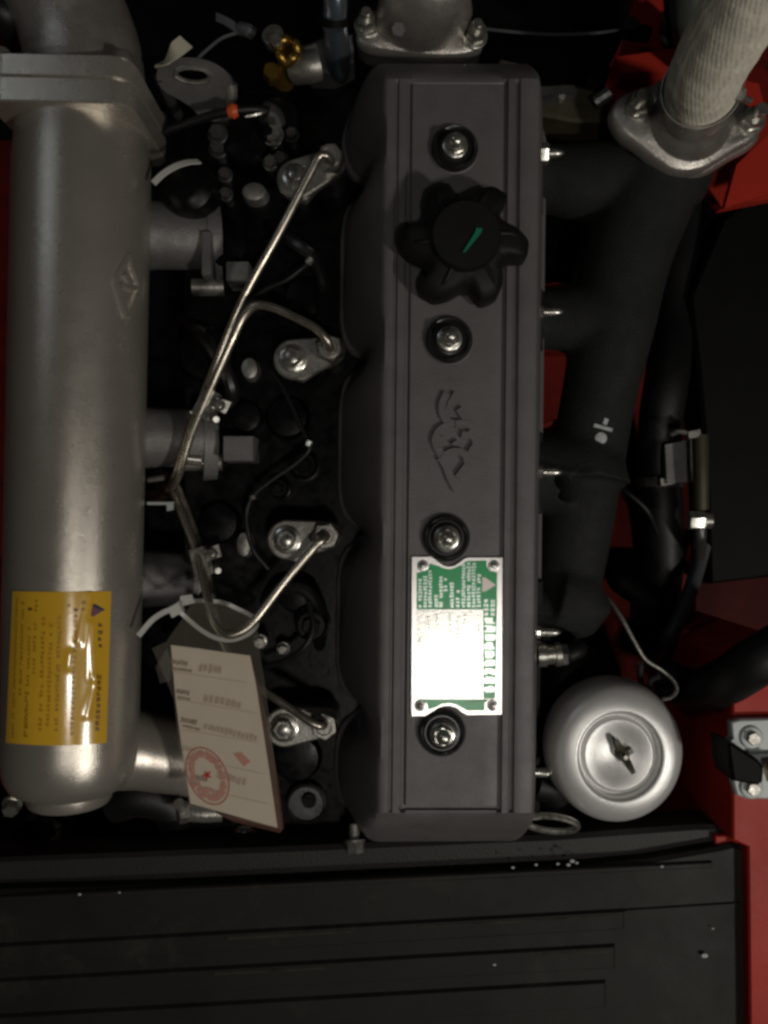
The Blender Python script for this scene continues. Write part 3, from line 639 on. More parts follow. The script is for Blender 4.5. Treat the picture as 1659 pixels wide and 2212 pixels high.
wire('bypass_hose', [(395, 690, -.10), (430, 720, -.07), (470, 770, -.066), (500, 840, -.07), (490, 900, -.09)], .0055, 'rubber', 'thick shiny black bypass hose looping behind the long fuel lines')
wire('bypass_hose', [(590, 480, -.09), (630, 520, -.066), (680, 560, -.062), (700, 620, -.066), (690, 690, -.09)], .0050, 'rubber', 'thick shiny black bypass hose arching beside the valve cover near the filler cap')
wire('bypass_hose', [(570, 1300, -.09), (610, 1270, -.066), (660, 1275, -.062), (692, 1320, -.066), (690, 1400, -.09)], .0050, 'rubber', 'thick shiny black bypass hose arching beside the name plate')
for (px, py, dx, dy, z) in ((545, 1071, 2, 8, -.050), (664, 570, 8, -12, -.046), (664, 963, 6, -10, -.046)):
    a = P(px, py, z); b_ = P(px + dx, py + dy, z)
    o = MB().tube([a, a.lerp(b_, .5), b_], .0024, 10, 3).build('hose_ferrule', 'zinc'); tag(o, {1071: 'bright hose ferrule beside the injector above the name plate', 570: 'bright hose ferrule at the tip of the shortest return hose', 963: 'bright hose ferrule where the curved return hose bends back'}[py], 'ferrule', 'bright ferrules on the return hoses')

# ================================================================== CARD IN A SLEEVE, CABLE TIE
CT = [P(368, 1395, -.0235), P(543, 1417, -.0150), P(600, 1788, -.0130)]
cn = (CT[1] - CT[0]).cross(CT[2] - CT[0]).normalized()
def CARD(px, py, e=0.0):
    d = ray(px, py); t = (CT[0] + (cn if cn.z > 0 else -cn) * e - CAMP).dot(cn) / d.dot(cn); return CAMP + d * t
C = ZM(600, 2300, 2.2117)
def CD(x, y, e=.0002): return CARD(*C(x, y), e)
tg = thing('inspection_card', CARD(500, 1600, -.03), 'cream paper card with red round stamp in a clear sleeve', 'card')
cbody = MB().prism([CD(*q, 0) for q in ((160, 530), (400, 560), (620, 592), (850, 622), (905, 900), (970, 1320), (1030, 1720), (1088, 2122), (900, 2072), (620, 1992), (330, 1912), (250, 1400), (200, 1000))], .0008, bev=.0002).build('card', 'card', tg)
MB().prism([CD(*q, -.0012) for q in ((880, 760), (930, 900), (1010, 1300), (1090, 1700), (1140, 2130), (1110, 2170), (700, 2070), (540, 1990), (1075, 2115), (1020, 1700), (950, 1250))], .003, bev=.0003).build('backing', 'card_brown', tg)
MB().prism([CD(*q, .0006) for q in ((-5, 560), (120, 500), (260, 300), (330, 180), (480, 150), (760, 215), (905, 270), (930, 560), (985, 900), (1060, 1500), (1125, 2140), (690, 2040), (320, 1940), (240, 1500), (185, 1000))], .0004, bev=.0001).build('sleeve', 'clear_film', tg)
pr = MB(); pp = MB(); pl = MB()
for (x0, y0, x1, y1, h, pt) in ((160, 674, 305, 694, 36, 24), (165, 732, 345, 756, 22, 16), (205, 926, 325, 950, 36, 24), (215, 985, 330, 1004, 20, 16), (245, 1178, 390, 1206, 36, 24), (262, 1232, 415, 1268, 18, 16), (330, 1672, 480, 1704, 36, 24), (335, 1728, 410, 1746, 20, 16)): glyph_row(pr, CD, x0, y0, x1, y1, h * 1.1, pt, .34, 8)
for (x0, y0, x1, y1, h, pt) in ((400, 720, 610, 752, 62, 40), (440, 988, 780, 1060, 56, 44), (445, 1236, 915, 1346, 46, 36), (560, 1656, 820, 1732, 54, 42), (255, 1425, 380, 1450, 34, 26)): glyph_row(pp, CD, x0, y0, x1, y1, h * 1.1, pt, .36, 9)
for (x0, y0, x1, y1) in ((172, 758, 830, 856), (205, 1000, 900, 1122), (250, 1262, 930, 1380), (640, 1580, 975, 1650), (680, 1838, 1010, 1912)): pl.quad(CD(x0, y0), CD(x1, y1), CD(x1, y1 + 5), CD(x0, y0 + 5))
pr.build('printed_captions', 'card_print', tg, cbody); pp.build('typed_entries', 'card_print_pale', tg, cbody); pl.build('ruled_lines', 'card_line', tg, cbody)
def oval(cx_, cy_, rx, ry, rot, w_, n=56, e=.0003):
    m_ = MB(); L_ = []
    for k in (0, 1):
        L_.append([CD(cx_ + (rx - k * w_) * math.cos(t) * math.cos(rot) - (ry - k * w_) * math.sin(t) * math.sin(rot), cy_ + (rx - k * w_) * math.cos(t) * math.sin(rot) + (ry - k * w_) * math.sin(t) * math.cos(rot), e) for t in [2 * math.pi * i / n for i in range(n)]])
    m_.grid(L_, close_u=True); return m_
SR = R(65)
oval(480, 1672, 268, 172, SR, 12).build('stamp_ring', 'stamp_red', tg, cbody)
sm = MB()
for i in range(26):
    t = 2 * math.pi * i / 26
    x = 480 + 205 * math.cos(t) * math.cos(SR) - 122 * math.sin(t) * math.sin(SR); y = 1672 + 205 * math.cos(t) * math.sin(SR) + 122 * math.sin(t) * math.cos(SR)
    glyph(sm, lambda a, b_: CD(a, b_, .00032), x, y, 46, 66, t + SR + math.pi / 2, .24, 7)
glyph_row(sm, lambda a, b_: CD(a, b_, .00032), 400, 1760, 610, 1830, 40, 30, .3, 6)
pts = [(705, 1480), (770, 1462), (855, 1545), (795, 1590)]
for k in range(3): 
    s0 = 1 - k * .28; sm.add([CD(780 + (x - 780) * s0, 1525 + (y - 1525) * s0, .0003 + k * .00002) for x, y in pts], [[0, 1, 2, 3]]) if k != 1 else None
sm.build('stamp_lettering', 'stamp_pink', tg, cbody)
MB().add([CD(475 + (48 if i % 2 == 0 else 20) * math.cos(.5 + i * math.pi / 5), 1665 + (48 if i % 2 == 0 else 20) * math.sin(.5 + i * math.pi / 5), .00036) for i in range(10)], [list(range(10))]).build('stamp_star', 'stamp_star', tg, cbody)
# white cable tie holding the sleeve to the fuel line
zt = thing('cable_tie', CARD(385, 1310, -.01), 'white plastic cable tie looped round the fuel line above the paper card', 'cable tie')
f_ = ZM(500, 1800, 1.659)
def ZT(x, y, z): return P(*f_(x, y), z)
MB().tube([ZT(322, 985, -.022), ZT(250, 1010, -.018), ZT(170, 1060, -.013), ZT(75, 1168, -.010)], 0, flat=(.0034, .0012), up=(.2, .3, 1), n=5).build('tail', 'white_plastic', zt)
MB().tube([ZT(322, 985, -.024), ZT(400, 1060, -.026), ZT(500, 1140, -.024), ZT(600, 1188, -.022), ZT(700, 1192, -.022), ZT(800, 1150, -.026), ZT(850, 1080, -.036), ZT(800, 1030, -.042), ZT(720, 990, -.044), ZT(640, 955, -.042), ZT(540, 940, -.038), ZT(430, 942, -.032), ZT(360, 962, -.027), ZT(322, 985, -.024)], 0, flat=(.0028, .0012), up=(.1, .2, 1), n=5).build('loop', 'white_plastic', zt)
MB().box(ZT(318, 995, -.021), .0085, .0075, .0065, .5, .001).build('head', 'white_plastic', zt)
o = MB().prism([ZT(*q, -.028) for q in ((345, 905), (420, 895), (436, 940), (400, 965), (340, 960))], .002).build('film_tab', 'white_plastic'); tag(o, 'small white folded tab behind the cable tie head', 'tab')
o = MB().prism([ZT(*q, -.05) for q in ((125, 290), (300, 290), (296, 345), (258, 352), (255, 312), (130, 312))], .004).build('bracket_strip', 'bracket_paint'); tag(o, 'pale hooked metal strip between the silver cylinder and fuel lines', 'strip')
o = MB().tube([ZT(140, 150, -.06), ZT(240, 135, -.058)], .002, 8).build('link_rod', 'dull_steel'); tag(o, 'short bare metal rod beside the silver cylinder', 'rod')

# ================================================================== SILVER CAPPED CANISTER (right)
cz = -0.030
cc = P(1322, 1616, -.050); cc.z = cz; u = S(1, -.052) * .965
cp = thing('breather_canister', Vector((cc.x, cc.y, -.20)), 'round silver painted canister cap held by a wing nut', 'canister')
prof = [(0, 0), (0, 0), (138, -.040), (147, -.034), (150.5, -.027), (150, -.0185), (146, -.0110), (139, -.0060), (130, -.0033), (118, -.0017), (106, -.0009), (97, -.0005), (92, -.0006), (89, -.0020), (87, -.0055), (83, -.0070), (79, -.0068), (76, -.0052), (73.5, -.0044), (71, -.0045), (62, -.0051), (50, -.0062), (35, -.0076), (18, -.0086), (8, -.0088), (0.1, -.0088)]
MB().lathe(cc, [(r * u, h) for r, h in prof[2:]], seg=80, sy=1.045, cap0=False).build('cap', 'cap_silver', cp, sharp=60)
MB().lathe(Vector((cc.x, cc.y, 0)), [(124 * u, -.20), (124 * u, cz - .036), (100 * u, cz - .035)], seg=48).build('can', 'black_gloss', cp)
wc = cc + Vector((S(10, cz), 0, -.0088))
wn = MB().lathe(wc, [(16 * u, 0), (15 * u, .004), (12 * u, .0065), (8 * u, .007), (1e-4, .007)], seg=18).build('wing_nut', 'olive', cp)
MB().cyl(wc, 6 * u, .0105, seg=12).build('stud', 'dull_steel', cp, wn)
wd = Vector((-.46, .89, 0)); wp = Vector((.89, .46, 0))
for s_ in (-1, 1):
    MB().loops([[wc + wd * s_ * a + wp * b_ * w_ + Vector((0, 0, h)) for b_, h in ((-1, h0), (1, h0), (1, h1), (-1, h1))] for a, w_, h0, h1 in ((.002, .0026, .001, .0055), (.006, .0024, .002, .0075), (.0100, .0018, .0040, .0090), (.0125, .0014, .0062, .0090))]).build('wing', 'olive', cp, wn)
MB().box(wc + wp * .004 + Vector((0, 0, .004)), .006, .004, .003, .5).build('lock_tab', 'dark_steel', cp, wn)

# ================================================================== EXHAUST MANIFOLD (right)
mf = thing('exhaust_manifold', P(1320, 900, -.16), 'matt dark cast iron exhaust manifold with four ports along the valve cover', 'manifold')
ZM_ = -.085
mtop = [(1440, 330), (1400, 430), (1352, 560), (1326, 700), (1292, 860), (1268, 1000), (1245, 1130), (1228, 1240), (1205, 1320), (1160, 1365)]
mc = MB().tube([P(x, y, ZM_ - .002 * i) for i, (x, y) in enumerate(mtop)], [S(r, ZM_) for r in (100, 98, 96, 88, 80, 80, 80, 76, 64, 48)], 36, 6)
for py, r, tx_, ty in ((388, 72, 1400, 400), (690, 66, 1330, 690), (1022, 88, 1270, 1030), (1320, 66, 1215, 1290)):
    mc.tube([P(1130, py, ZM_ - .010), P(1190, py, ZM_ - .008), P(1250, py + (ty - py) * .5, ZM_ - .006), P(tx_ - 20, ty, ZM_ - .006)], [S(r, ZM_), S(r, ZM_), S(r * 1.12, ZM_), S(r * 1.3, ZM_)], 28, 6)
mc.tube([P(1470, 285, -.075), P(1450, 340, -.085), P(1420, 410, -.09)], S(100, -.08), 28, 5)
mo = mc.build('casting', 'manifold_iron', mf, sharp=180)
md = mo.modifiers.new('one_casting', 'REMESH'); md.mode = 'VOXEL'; md.voxel_size = 0.0022; md.use_smooth_shade = True
md = mo.modifiers.new('fillets', 'SMOOTH'); md.factor = 0.5; md.iterations = 22
for py, r in ((388, 72), (690, 66), (1022, 88), (1320, 66)):
    MB().prism([P(1140, py - r * 1.0, ZM_ + .012), P(1174, py - r * 1.0, ZM_ + .012), P(1174, py + r * 1.0, ZM_ + .012), P(1140, py + r * 1.0, ZM_ + .012)], .045, bev=.002).build('port_flange', 'manifold_iron', mf)
MB().prism([P(1330, 270, -.065), P(1420, 372, -.065), P(1500, 385, -.065), P(1560, 350, -.065), P(1630, 300, -.065), P(1600, 260, -.065), P(1400, 230, -.065)], .03, bev=.002).build('outlet', 'manifold_iron', mf)
# chalk figure drawn on the manifold
ck = ZM(2024, 900, 1.659)
def onlog(px, py):
    return P(px, py, ZM_ - .009 + S(80, ZM_) * .97)
ch = MB()
ch.tube([onlog(*ck(x, y)) for x, y in ((588, 1280), (598, 1260), (604, 1242))], 0, flat=(.0030, .002), up=(0, 0, 1), n=4)
ch.tube([onlog(*ck(x, y)) for x, y in ((520, 1285), (575, 1300), (640, 1318))], 0, flat=(.0024, .002), up=(0, 0, 1), n=4)
q = onlog(*ck(567, 1370)); ch.lathe(q, [(.0042, -.0015), (.0042, .0006), (.0036, .0009), (1e-4, .0010)], seg=20)
ch.build('chalk_figure', 'chalk', mf)
# studs and nuts along the manifold
for i, (px, py, z, big) in enumerate(((1174, 333, -.040, 1), (1173, 675, -.046, 0), (1171, 1020, -.046, 0), (1168, 1365, -.046, 0))):
    c = P(px - 14, py, z)
    t = thing('manifold_stud', c - Vector((0, 0, .03)), ['zinc nut on the manifold stud, square and brightest of the row', 'zinc manifold stud level with the filler cap skirt', 'zinc manifold stud beside the cast emblem', 'zinc manifold stud beside the name plate'][i], 'stud', 'studs along the exhaust manifold')
    if big: MB().hexa(c, .0072, .008, (1, 0, .1), rot=.5).build('nut', 'zinc', t)
    else: MB().lathe(c, [(.0046, 0), (.0046, .004), (.0036, .005)], (1, 0, .1), 10).build('nut', 'zinc', t)
    MB().lathe(c, [(.0030, 0), (.0030, .012), (.0020, .016), (.0005, .018)], (1, 0, .1), 12).build('shank', 'zinc', t)
    MB().tube([c + Vector((-.004, 0, -.002)), c + Vector((-.004, 0, -.016)), c + Vector((-.002, 0, -.034))], .004, 8, 3).build('lug', 'manifold_iron', t)
c = P(1160, 1415, -.05)
t = thing('banjo_fitting', c - Vector((0, 0, .035)), 'bright plated banjo fitting beside the name plate and canister', 'fitting')
MB().lathe(c, [(.0085, 0), (.0085, .006), (.0070, .0065), (.0070, .012), (.0085, .0125), (.0085, .016)], (1, .05, 0), 20).build('body', 'zinc', t)
MB().hexa(c + Vector((.015, 0, 0)), .0080, .006, (1, .05, 0)).build('hex', 'dark_steel', t)
MB().tube([c + Vector((.020, 0, 0)), c + Vector((.029, .003, -.004)), c + Vector((.032, .002, -.02)), c + Vector((.028, .0, -.05))], .0062, 12, 4).build('hose_end', 'hose_rubber', t)
o = MB().lathe(P(1156, 1668, -.05), [(.0035, 0), (.0035, .010), (.0015, .013)], (1, 0, .1), 12).build('stud_end', 'zinc'); tag(o, 'small stud end between the valve cover and canister', 'stud')
# black hose and lug under the cover by the canister, red fill behind
o = MB().tube([P(1175, 1440, -.09), P(1230, 1450, -.10), P(1290, 1470, -.12)], .022, 16, 5).build('breather_hose', 'hose_rubber'); tag(o, 'thick black breather hose between the cover and canister', 'hose')
o = MB().tube([P(1150, 1690, -.075), P(1185, 1700, -.08), P(1200, 1735, -.09), P(1190, 1770, -.10)], .012, 14, 5).build('drain_hose', 'hose_rubber'); tag(o, 'short black hose beside the dipstick ring', 'hose')
# dipstick ring
t = thing('dipstick', P(1190, 1780, -.10), 'steel dipstick with a ring handle beside the black ribbed cover', 'dipstick')
rc = P(1190, 1779, -.032); L_ = []
for i in range(28):
    a = 2 * math.pi * i / 28; L_.append(rc + Vector((S(57, -.03) * math.cos(a), S(21, -.03) * math.sin(a) - .002 * math.cos(a), .004 * math.sin(a))))
MB().tube(L_, .0023, 10, 2, closed=True).build('ring', 'zinc', t)
MB().tube([rc + Vector((-S(55, -.03), 0, 0)), rc + Vector((-S(62, -.03), -.001, -.015)), rc + Vector((-S(58, -.03), 0, -.07))], .0020, 10, 4).build('rod', 'dull_steel', t)

# ================================================================== WRAPPED EXHAUST PIPE (top right)
ex = thing('exhaust_pipe', P(1490, 290, -.07), 'exhaust pipe wrapped in tan woven tape on a bolted steel flange', 'exhaust pipe')
zf = -.045
fo = [(1322, 245), (1330, 218), (1352, 200), (1390, 186), (1440, 172), (1500, 168), (1560, 182), (1618, 222), (1642, 250), (1645, 280), (1630, 300), (1590, 322), (1545, 350), (1515, 364), (1482, 370), (1448, 364), (1410, 338), (1370, 306), (1338, 280)]
fl = MB().path([P(x, y, zf) for x, y in fo], 4, closed=True)
MB().prism(fl, .012, bev=.003).build('flange', 'cast_silver', ex, sharp=50)
fb = MB().path([P(x + (1485 - x) * .02, y + 14 + (270 - y) * .02, zf - .010) for x, y in fo], 4, closed=True)
MB().prism(fb, .010, bev=.002).build('counter_flange', 'cast_silver', ex, sharp=50)
pc = P(1492, 262, zf)
a1 = P(1530, 150, .03); a2 = P(1590, 40, .075); a3 = P(1680, -110, .12)
dirv = (a1 - pc).normalized()
MB().lathe(pc, [(S(88, zf), -.001), (S(86, zf), .004), (S(78, zf), .007), (S(74, zf), .011), (S(66, zf), .013), (S(62, zf), .020)], (dirv + Vector((0, 0, 2.2))).normalized(), 40).build('collar', 'cast_silver', ex, sharp=60)
MB().tube([pc, pc.lerp(a1, .35), pc.lerp(a1, .8)], S(62, zf), 36, 6).build('pipe', 'cast_silver', ex)
rw = S(76, .0)
ps = MB().path([pc.lerp(a1, .55), pc.lerp(a1, .75), a1, a2, a3], 14)
L_ = []; 
nps = len(ps)
m_ = MB().tube([pc.lerp(a1, .50), pc.lerp(a1, .56), a1, a2, a3], [rw * .93, rw * 1.0, rw * .97, rw * .98, rw], 44, 16)
k = 44
for i in range(len(m_.v) // k):                       # spiral laps of the tape stand proud
    ring_c = sum((m_.v[i * k + j] for j in range(k)), Vector()) / k
    for j in range(k):
        ph = (i / 7.0 + j / k) % 1.0
        m_.v[i * k + j] = ring_c + (m_.v[i * k + j] - ring_c) * (1.0 + .022 * ph + .002 * math.sin(j * 3.1 + i * 1.7))
m_.build('tape_wrap', 'heat_wrap', ex, sharp=70)
# clamp that ties the tape down
cdir = (a2 - a1).normalized(); cq = pc.lerp(a1, .62); uu, vv, aa = MB.frame(dirv)
cl = MB().tube([cq + uu * rw * 1.05 * math.cos(2 * math.pi * i / 28) + vv * rw * 1.05 * math.sin(2 * math.pi * i / 28) for i in range(28)], 0, flat=(.001, .009), n=2, closed=True).build('band_clamp', 'dull_steel', ex)
for (x, y, z, r) in ((1556, 208, .018, .0055), (1535, 222, .010, .005), (1582, 200, .020, .0045)):
    MB().hexa(P(x, y, z - .004), r, .008, (.3, -.5, .8)).build('clamp_screw', 'zinc', ex, cl)
MB().tube([P(1525, 228, .004), P(1556, 205, .018), P(1590, 208, .018), P(1620, 218, .012)], .0022, 8, 4).build('clamp_bolt', 'zinc', ex, cl)
MB().tube([P(1545, 180, .025), P(1548, 152, .038), P(1566, 135, .046), P(1580, 150, .04), P(1572, 178, .03)], .0035, 8, 4).build('clamp_loop', 'dull_steel', ex, cl)
for x, y in ((1374, 232), (1622, 262), (1440, 200)):
    c = P(x, y, zf)
    b_ = MB().lathe(c, [(S(30, zf), 0), (S(30, zf), .0016), (S(27, zf), .002)], seg=24).build('flange_nut', 'zinc', ex)
    MB().hexa(c + Vector((0, 0, .0018)), S(25, zf), .0075, rot=.2).build('hex', 'zinc', ex, b_)
    MB().cyl(c + Vector((0, 0, .0085)), S(14, zf), .009, seg=14).build('stud', 'zinc', ex, b_)
# grey-green pipe and bits beside the wrap
o = MB().tube([P(1500, -90, -.02), P(1496, 20, -.04), P(1508, 90, -.07), P(1520, 150, -.10)], S(46, -.05), 24, 6).build('air_pipe', 'grey_green'); tag(o, 'grey green pipe running behind the wrapped exhaust', 'pipe')
o = MB().tube([P(1452, -60, -.09), P(1460, 20, -.10), P(1470, 100, -.12), P(1475, 130, -.138)], .0085, 14, 5).build('coolant_hose', 'hose_rubber'); tag(o, 'black hose beside the grey green pipe', 'hose')
t = thing('bulkhead_bolt', P(1450, 66, -.13), 'bright bolt on the red bulkhead beside the grey green pipe', 'bolt')
MB().hexa(P(1448, 62, -.128), .0105, .014, (-.2, .1, 1)).build('head', 'zinc', t); MB().cyl(P(1456, 74, -.132), .013, .005).build('washer', 'zinc', t)
t = thing('cable_lug', P(1365, 68, -.13), 'dark cable lug at the end of the thin wire on the red bulkhead', 'lug')
MB().tube([P(1352, 66, -.118), P(1368, 70, -.118), P(1400, 74, -.12)], .0062, 10, 4).build('boot', 'black_plastic', t); MB().hexa(P(1358, 64, -.119), .007, .008).build('nut', 'dark_steel', t)
o = MB().tube([P(1030, 60, -.03), P(1080, 66, -.05), P(1180, 74, -.07), P(1280, 72, -.09), P(1352, 62, -.11)], .0011, 8, 6).build('thin_wire', 'grey_hose'); tag(o, 'thin grey wire strung across the black gap to the bulkhead', 'wire')

# olive bracket at end of the head
t = thing('lift_bracket', P(1250, 215, -.12), 'dark olive bracket between the valve cover and exhaust flange', 'bracket')
MB().prism([P(1150, 190, -.075), P(1220, 178, -.075), P(1300, 196, -.075), P(1322, 222, -.075), P(1312, 262, -.075), P(1240, 262, -.075), P(1160, 246, -.075)], .03, bev=.002).build('arm', 'olive', t)
MB().prism([P(1165, 186, -.06), P(1240, 182, -.06), P(1250, 196, -.06), P(1170, 206, -.06)], .018).build('web', 'dark_steel', t)
MB().tube([P(1285, 222, -.066), P(1318, 200, -.062)], .005, 10).build('pin', 'dark_steel', t)
MB().cyl(P(1210, 214, -.07), .003, .006).build('rivet', 'zinc', t)
# small things on top end of the cover
o = MB().prism([P(1080, 128, -.035), P(1118, 136, -.035), P(1122, 152, -.035), P(1085, 150, -.035)], .004).build('wire_clip', 'dull_steel'); tag(o, 'small bare wire clip beside the end of the valve cover', 'clip')

# ================================================================== THERMOSTAT HOUSING (top)
th = thing('thermostat_housing', P(915, 60, -.09), 'grey cast thermostat housing with two bolts at the cover end', 'thermostat housing')
zt_ = -.035
MB().prism(MB().path([P(x, y, zt_) for x, y in ((768, 62), (778, 30), (810, 20), (1000, 30), (1040, 62), (1044, 92), (1020, 110), (960, 118), (880, 112), (800, 100), (775, 86))], 4, closed=True), .010, bev=.0015).build('flange', 'cast_silver', th, sharp=50)
MB().prism(MB().path([P(x, y, zt_ - .010) for x, y in ((770, 80), (800, 30), (1030, 50), (1040, 100), (960, 124), (880, 120), (800, 108))], 4, closed=True), .02, bev=.0015).build('base', 'cast_grey', th)
dc = P(915, 48, zt_)
MB().lathe(dc, [(S(104, zt_), -.001), (S(102, zt_), .012), (S(94, zt_), .024), (S(78, zt_), .034), (S(50, zt_), .041), (1e-4, .043)], seg=48, sy=.62).build('dome', 'cast_silver', th)
MB().tube([dc + Vector((0, .0, .018)), dc + Vector((.004, .03, .030)), dc + Vector((.006, .07, .036))], S(88, zt_) * .9, 32, 6).build('spout', 'cast_silver', th)
for x, y in ((792, 58), (1026, 82)):
    c = P(x, y, zt_)
    b_ = MB().lathe(c, [(S(27, zt_), 0), (S(27, zt_), .002), (S(25, zt_), .0024)], seg=20).build('bolt', 'zinc', th); MB().hexa(c + Vector((0, 0, .0022)), S(21, zt_), .009).build('hex', 'zinc', th, b_); MB().cyl(c + Vector((0, 0, .010)), S(11, zt_), .007, seg=12).build('stud', 'zinc', th, b_)
MB().hexa(P(862, 64, .012), .0045, .004, (-.2, -.4, .8)).build('bleed_plug', 'cast_grey', th)
# pipe, film and brass cock
t = thing('coolant_pipe', P(725, 100, -.12), 'bluish plated coolant pipe with black clamp next to the thermostat housing', 'pipe')
MB().tube([P(722, -70, .0), P(724, 0, -.01), P(722, 45, -.02)], S(27, -.01), 24, 5).build('pipe', 'pipe_plate', t)
MB().tube([P(720, 36, -.018), P(720, 52, -.021)], S(33, -.02), 24).build('clamp', 'black_satin', t)
MB().tube([P(722, 50, -.021), P(726, 85, -.035), P(730, 130, -.06), P(732, 160, -.09)], [S(27, -.02), S(29, -.02), S(32, -.02), S(34, -.02)], 24, 5).build('elbow', 'pipe_plate', t)
MB().prism([P(652, 92, -.045), P(700, 74, -.040), P(762, 66, -.040), P(764, 128, -.055), P(720, 152, -.06), P(668, 150, -.06), P(650, 128, -.055)], .025, bev=.004).build('bracket', 'cast_grey', t)
br = thing('brass_cock', P(620, 140, -.10), 'brass drain cock with a steel screw beside the lifting eye', 'cock')
MB().tube([P(612, 178, -.07), P(618, 140, -.055), P(626, 112, -.045)], [.008, .0065, .006], 16, 4).build('body', 'brass', br)
bc = P(622, 110, -.035); L_ = [bc + Vector((S(20, -.035) * math.cos(i * math.pi / 12), S(23, -.035) * math.sin(i * math.pi / 12), .002 * math.sin(i))) for i in range(24)]
MB().tube(L_, .0032, 12, 2, closed=True).build('ring', 'brass', br)
MB().hexa(P(588, 168, -.065), .0065, .012, (.1, -.1, 1)).build('hex', 'brass', br)
s_ = MB().cyl(P(596, 92, -.04), .0075, .008, (-.2, .2, 1), 18).build('screw', 'zinc', br); MB().hexa(P(596, 92, -.033), .0045, .004).build('screw_head', 'zinc', br, s_)
MB().tube([P(640, 150, -.055), P(665, 146, -.05), P(690, 140, -.05)], .010, 14, 4).build('tail', 'dull_steel', br)

# ================================================================== LIFTING EYE and small fittings (top left)
le = thing('lifting_eye', P(420, 260, -.10), 'grey steel lifting eye plate with an oval hole', 'lifting eye')
lz = lambda y: -.03 - (y - 130) * .00032
outer = [(338, 160), (346, 138), (372, 127), (420, 125), (462, 136), (492, 158), (503, 185), (502, 215), (494, 250), (470, 262), (440, 258), (412, 232), (385, 214), (358, 200), (342, 182)]
inner = [(376, 158), (392, 148), (422, 147), (448, 154), (456, 166), (444, 176), (420, 179), (396, 174), (382, 167)]
po = MB().path([P(x, y, lz(y)) for x, y in outer], 4, closed=True); pi_ = MB().path([P(x, y, lz(y)) for x, y in inner], 6, closed=True)
n_ = 72
def resamp(q, n, c):
    q = sorted(q, key=lambda p: math.atan2(p.y - c.y, p.x - c.x)); out = []
    for i in range(n):
        a = -math.pi + 2 * math.pi * i / n; best = min(q, key=lambda p: abs((math.atan2(p.y - c.y, p.x - c.x) - a + math.pi) % (2 * math.pi) - math.pi)); out.append(best.copy())
    return out
ce = P(416, 163, lz(163)); dense_o = MB().path(po, 3, True); dense_i = MB().path(pi_, 3, True)
O = resamp(dense_o, n_, ce); I = resamp(dense_i, n_, ce); dn = Vector((0, .004, -.009))
MB().grid([I, O, [p + dn for p in O], [p + dn for p in I]], close_u=True, close_v=True).build('plate', 'cast_grey', le, sharp=40)
rim = MB().tube([p + Vector((0, 0, .0004)) for p in I[::2]], .0018, 8, 1, closed=True).build('rim', 'dull_steel', le)
MB().tube([P(500, 180, -.05), P(500, 215, -.058), P(490, 252, -.07), P(470, 275, -.09)], .004, 10, 4).build('edge', 'dull_steel', le)
MB().tube([P(345, 165, -.045), P(360, 200, -.06), P(380, 240, -.08), P(400, 270, -.1)], .004, 10, 4).build('leg', 'dark_steel', le)
o = MB().tube([P(350, 142, -.020), P(358, 130, -.012), P(380, 108, -.006), P(402, 90, -.008)], 0, flat=(.0105, .0008), up=(.3, .3, 1), n=5).build('tape_flag', 'cream_tape'); tag(o, 'cream tape flag folded over the lifting eye', 'tape')
t = thing('twist_tie', P(545, 80, -.08), 'grey twist tie with a flat tail and a long wire', 'tie')
MB().tube([P(466, 36, -.04), P(492, 48, -.045), P(520, 68, -.05)], 0, flat=(.0060, .0008), up=(.2, .1, 1), n=4).build('tail', 'grey_hose', t)
MB().tube([P(520, 62, -.05), P(536, 66, -.048), P(548, 74, -.05)], .0045, 10, 4).build('knot', 'grey_hose', t)
MB().tube([P(515, 70, -.05), P(480, 82, -.05), P(450, 105, -.05), P(425, 128, -.05)], .0012, 8, 4).build('wire', 'grey_hose', t)
t = thing('sensor_lead', P(500, 245, -.09), 'black sensor lead with an orange seal over the lifting eye', 'lead')
MB().tube([P(335, 292, -.06), P(390, 272, -.052), P(450, 252, -.045), P(500, 240, -.042), P(550, 236, -.045), P(578, 240, -.05)], .0030, 12, 6).build('cable', 'hose_rubber', t)
MB().tube([P(492, 242, -.042), P(503, 240, -.042), P(514, 239, -.042)], [.0036, .0052, .0036], 14, 4).build('seal', 'orange', t)
MB().tube([P(572, 240, -.05), P(590, 250, -.055), P(598, 268, -.06)], .0070, 14, 4).build('plug', 'dark_steel', t)
MB().tube([P(530, 252, -.046), P(560, 246, -.046), P(576, 240, -.048)], .0010, 6, 3).build('wire', 'zinc', t)
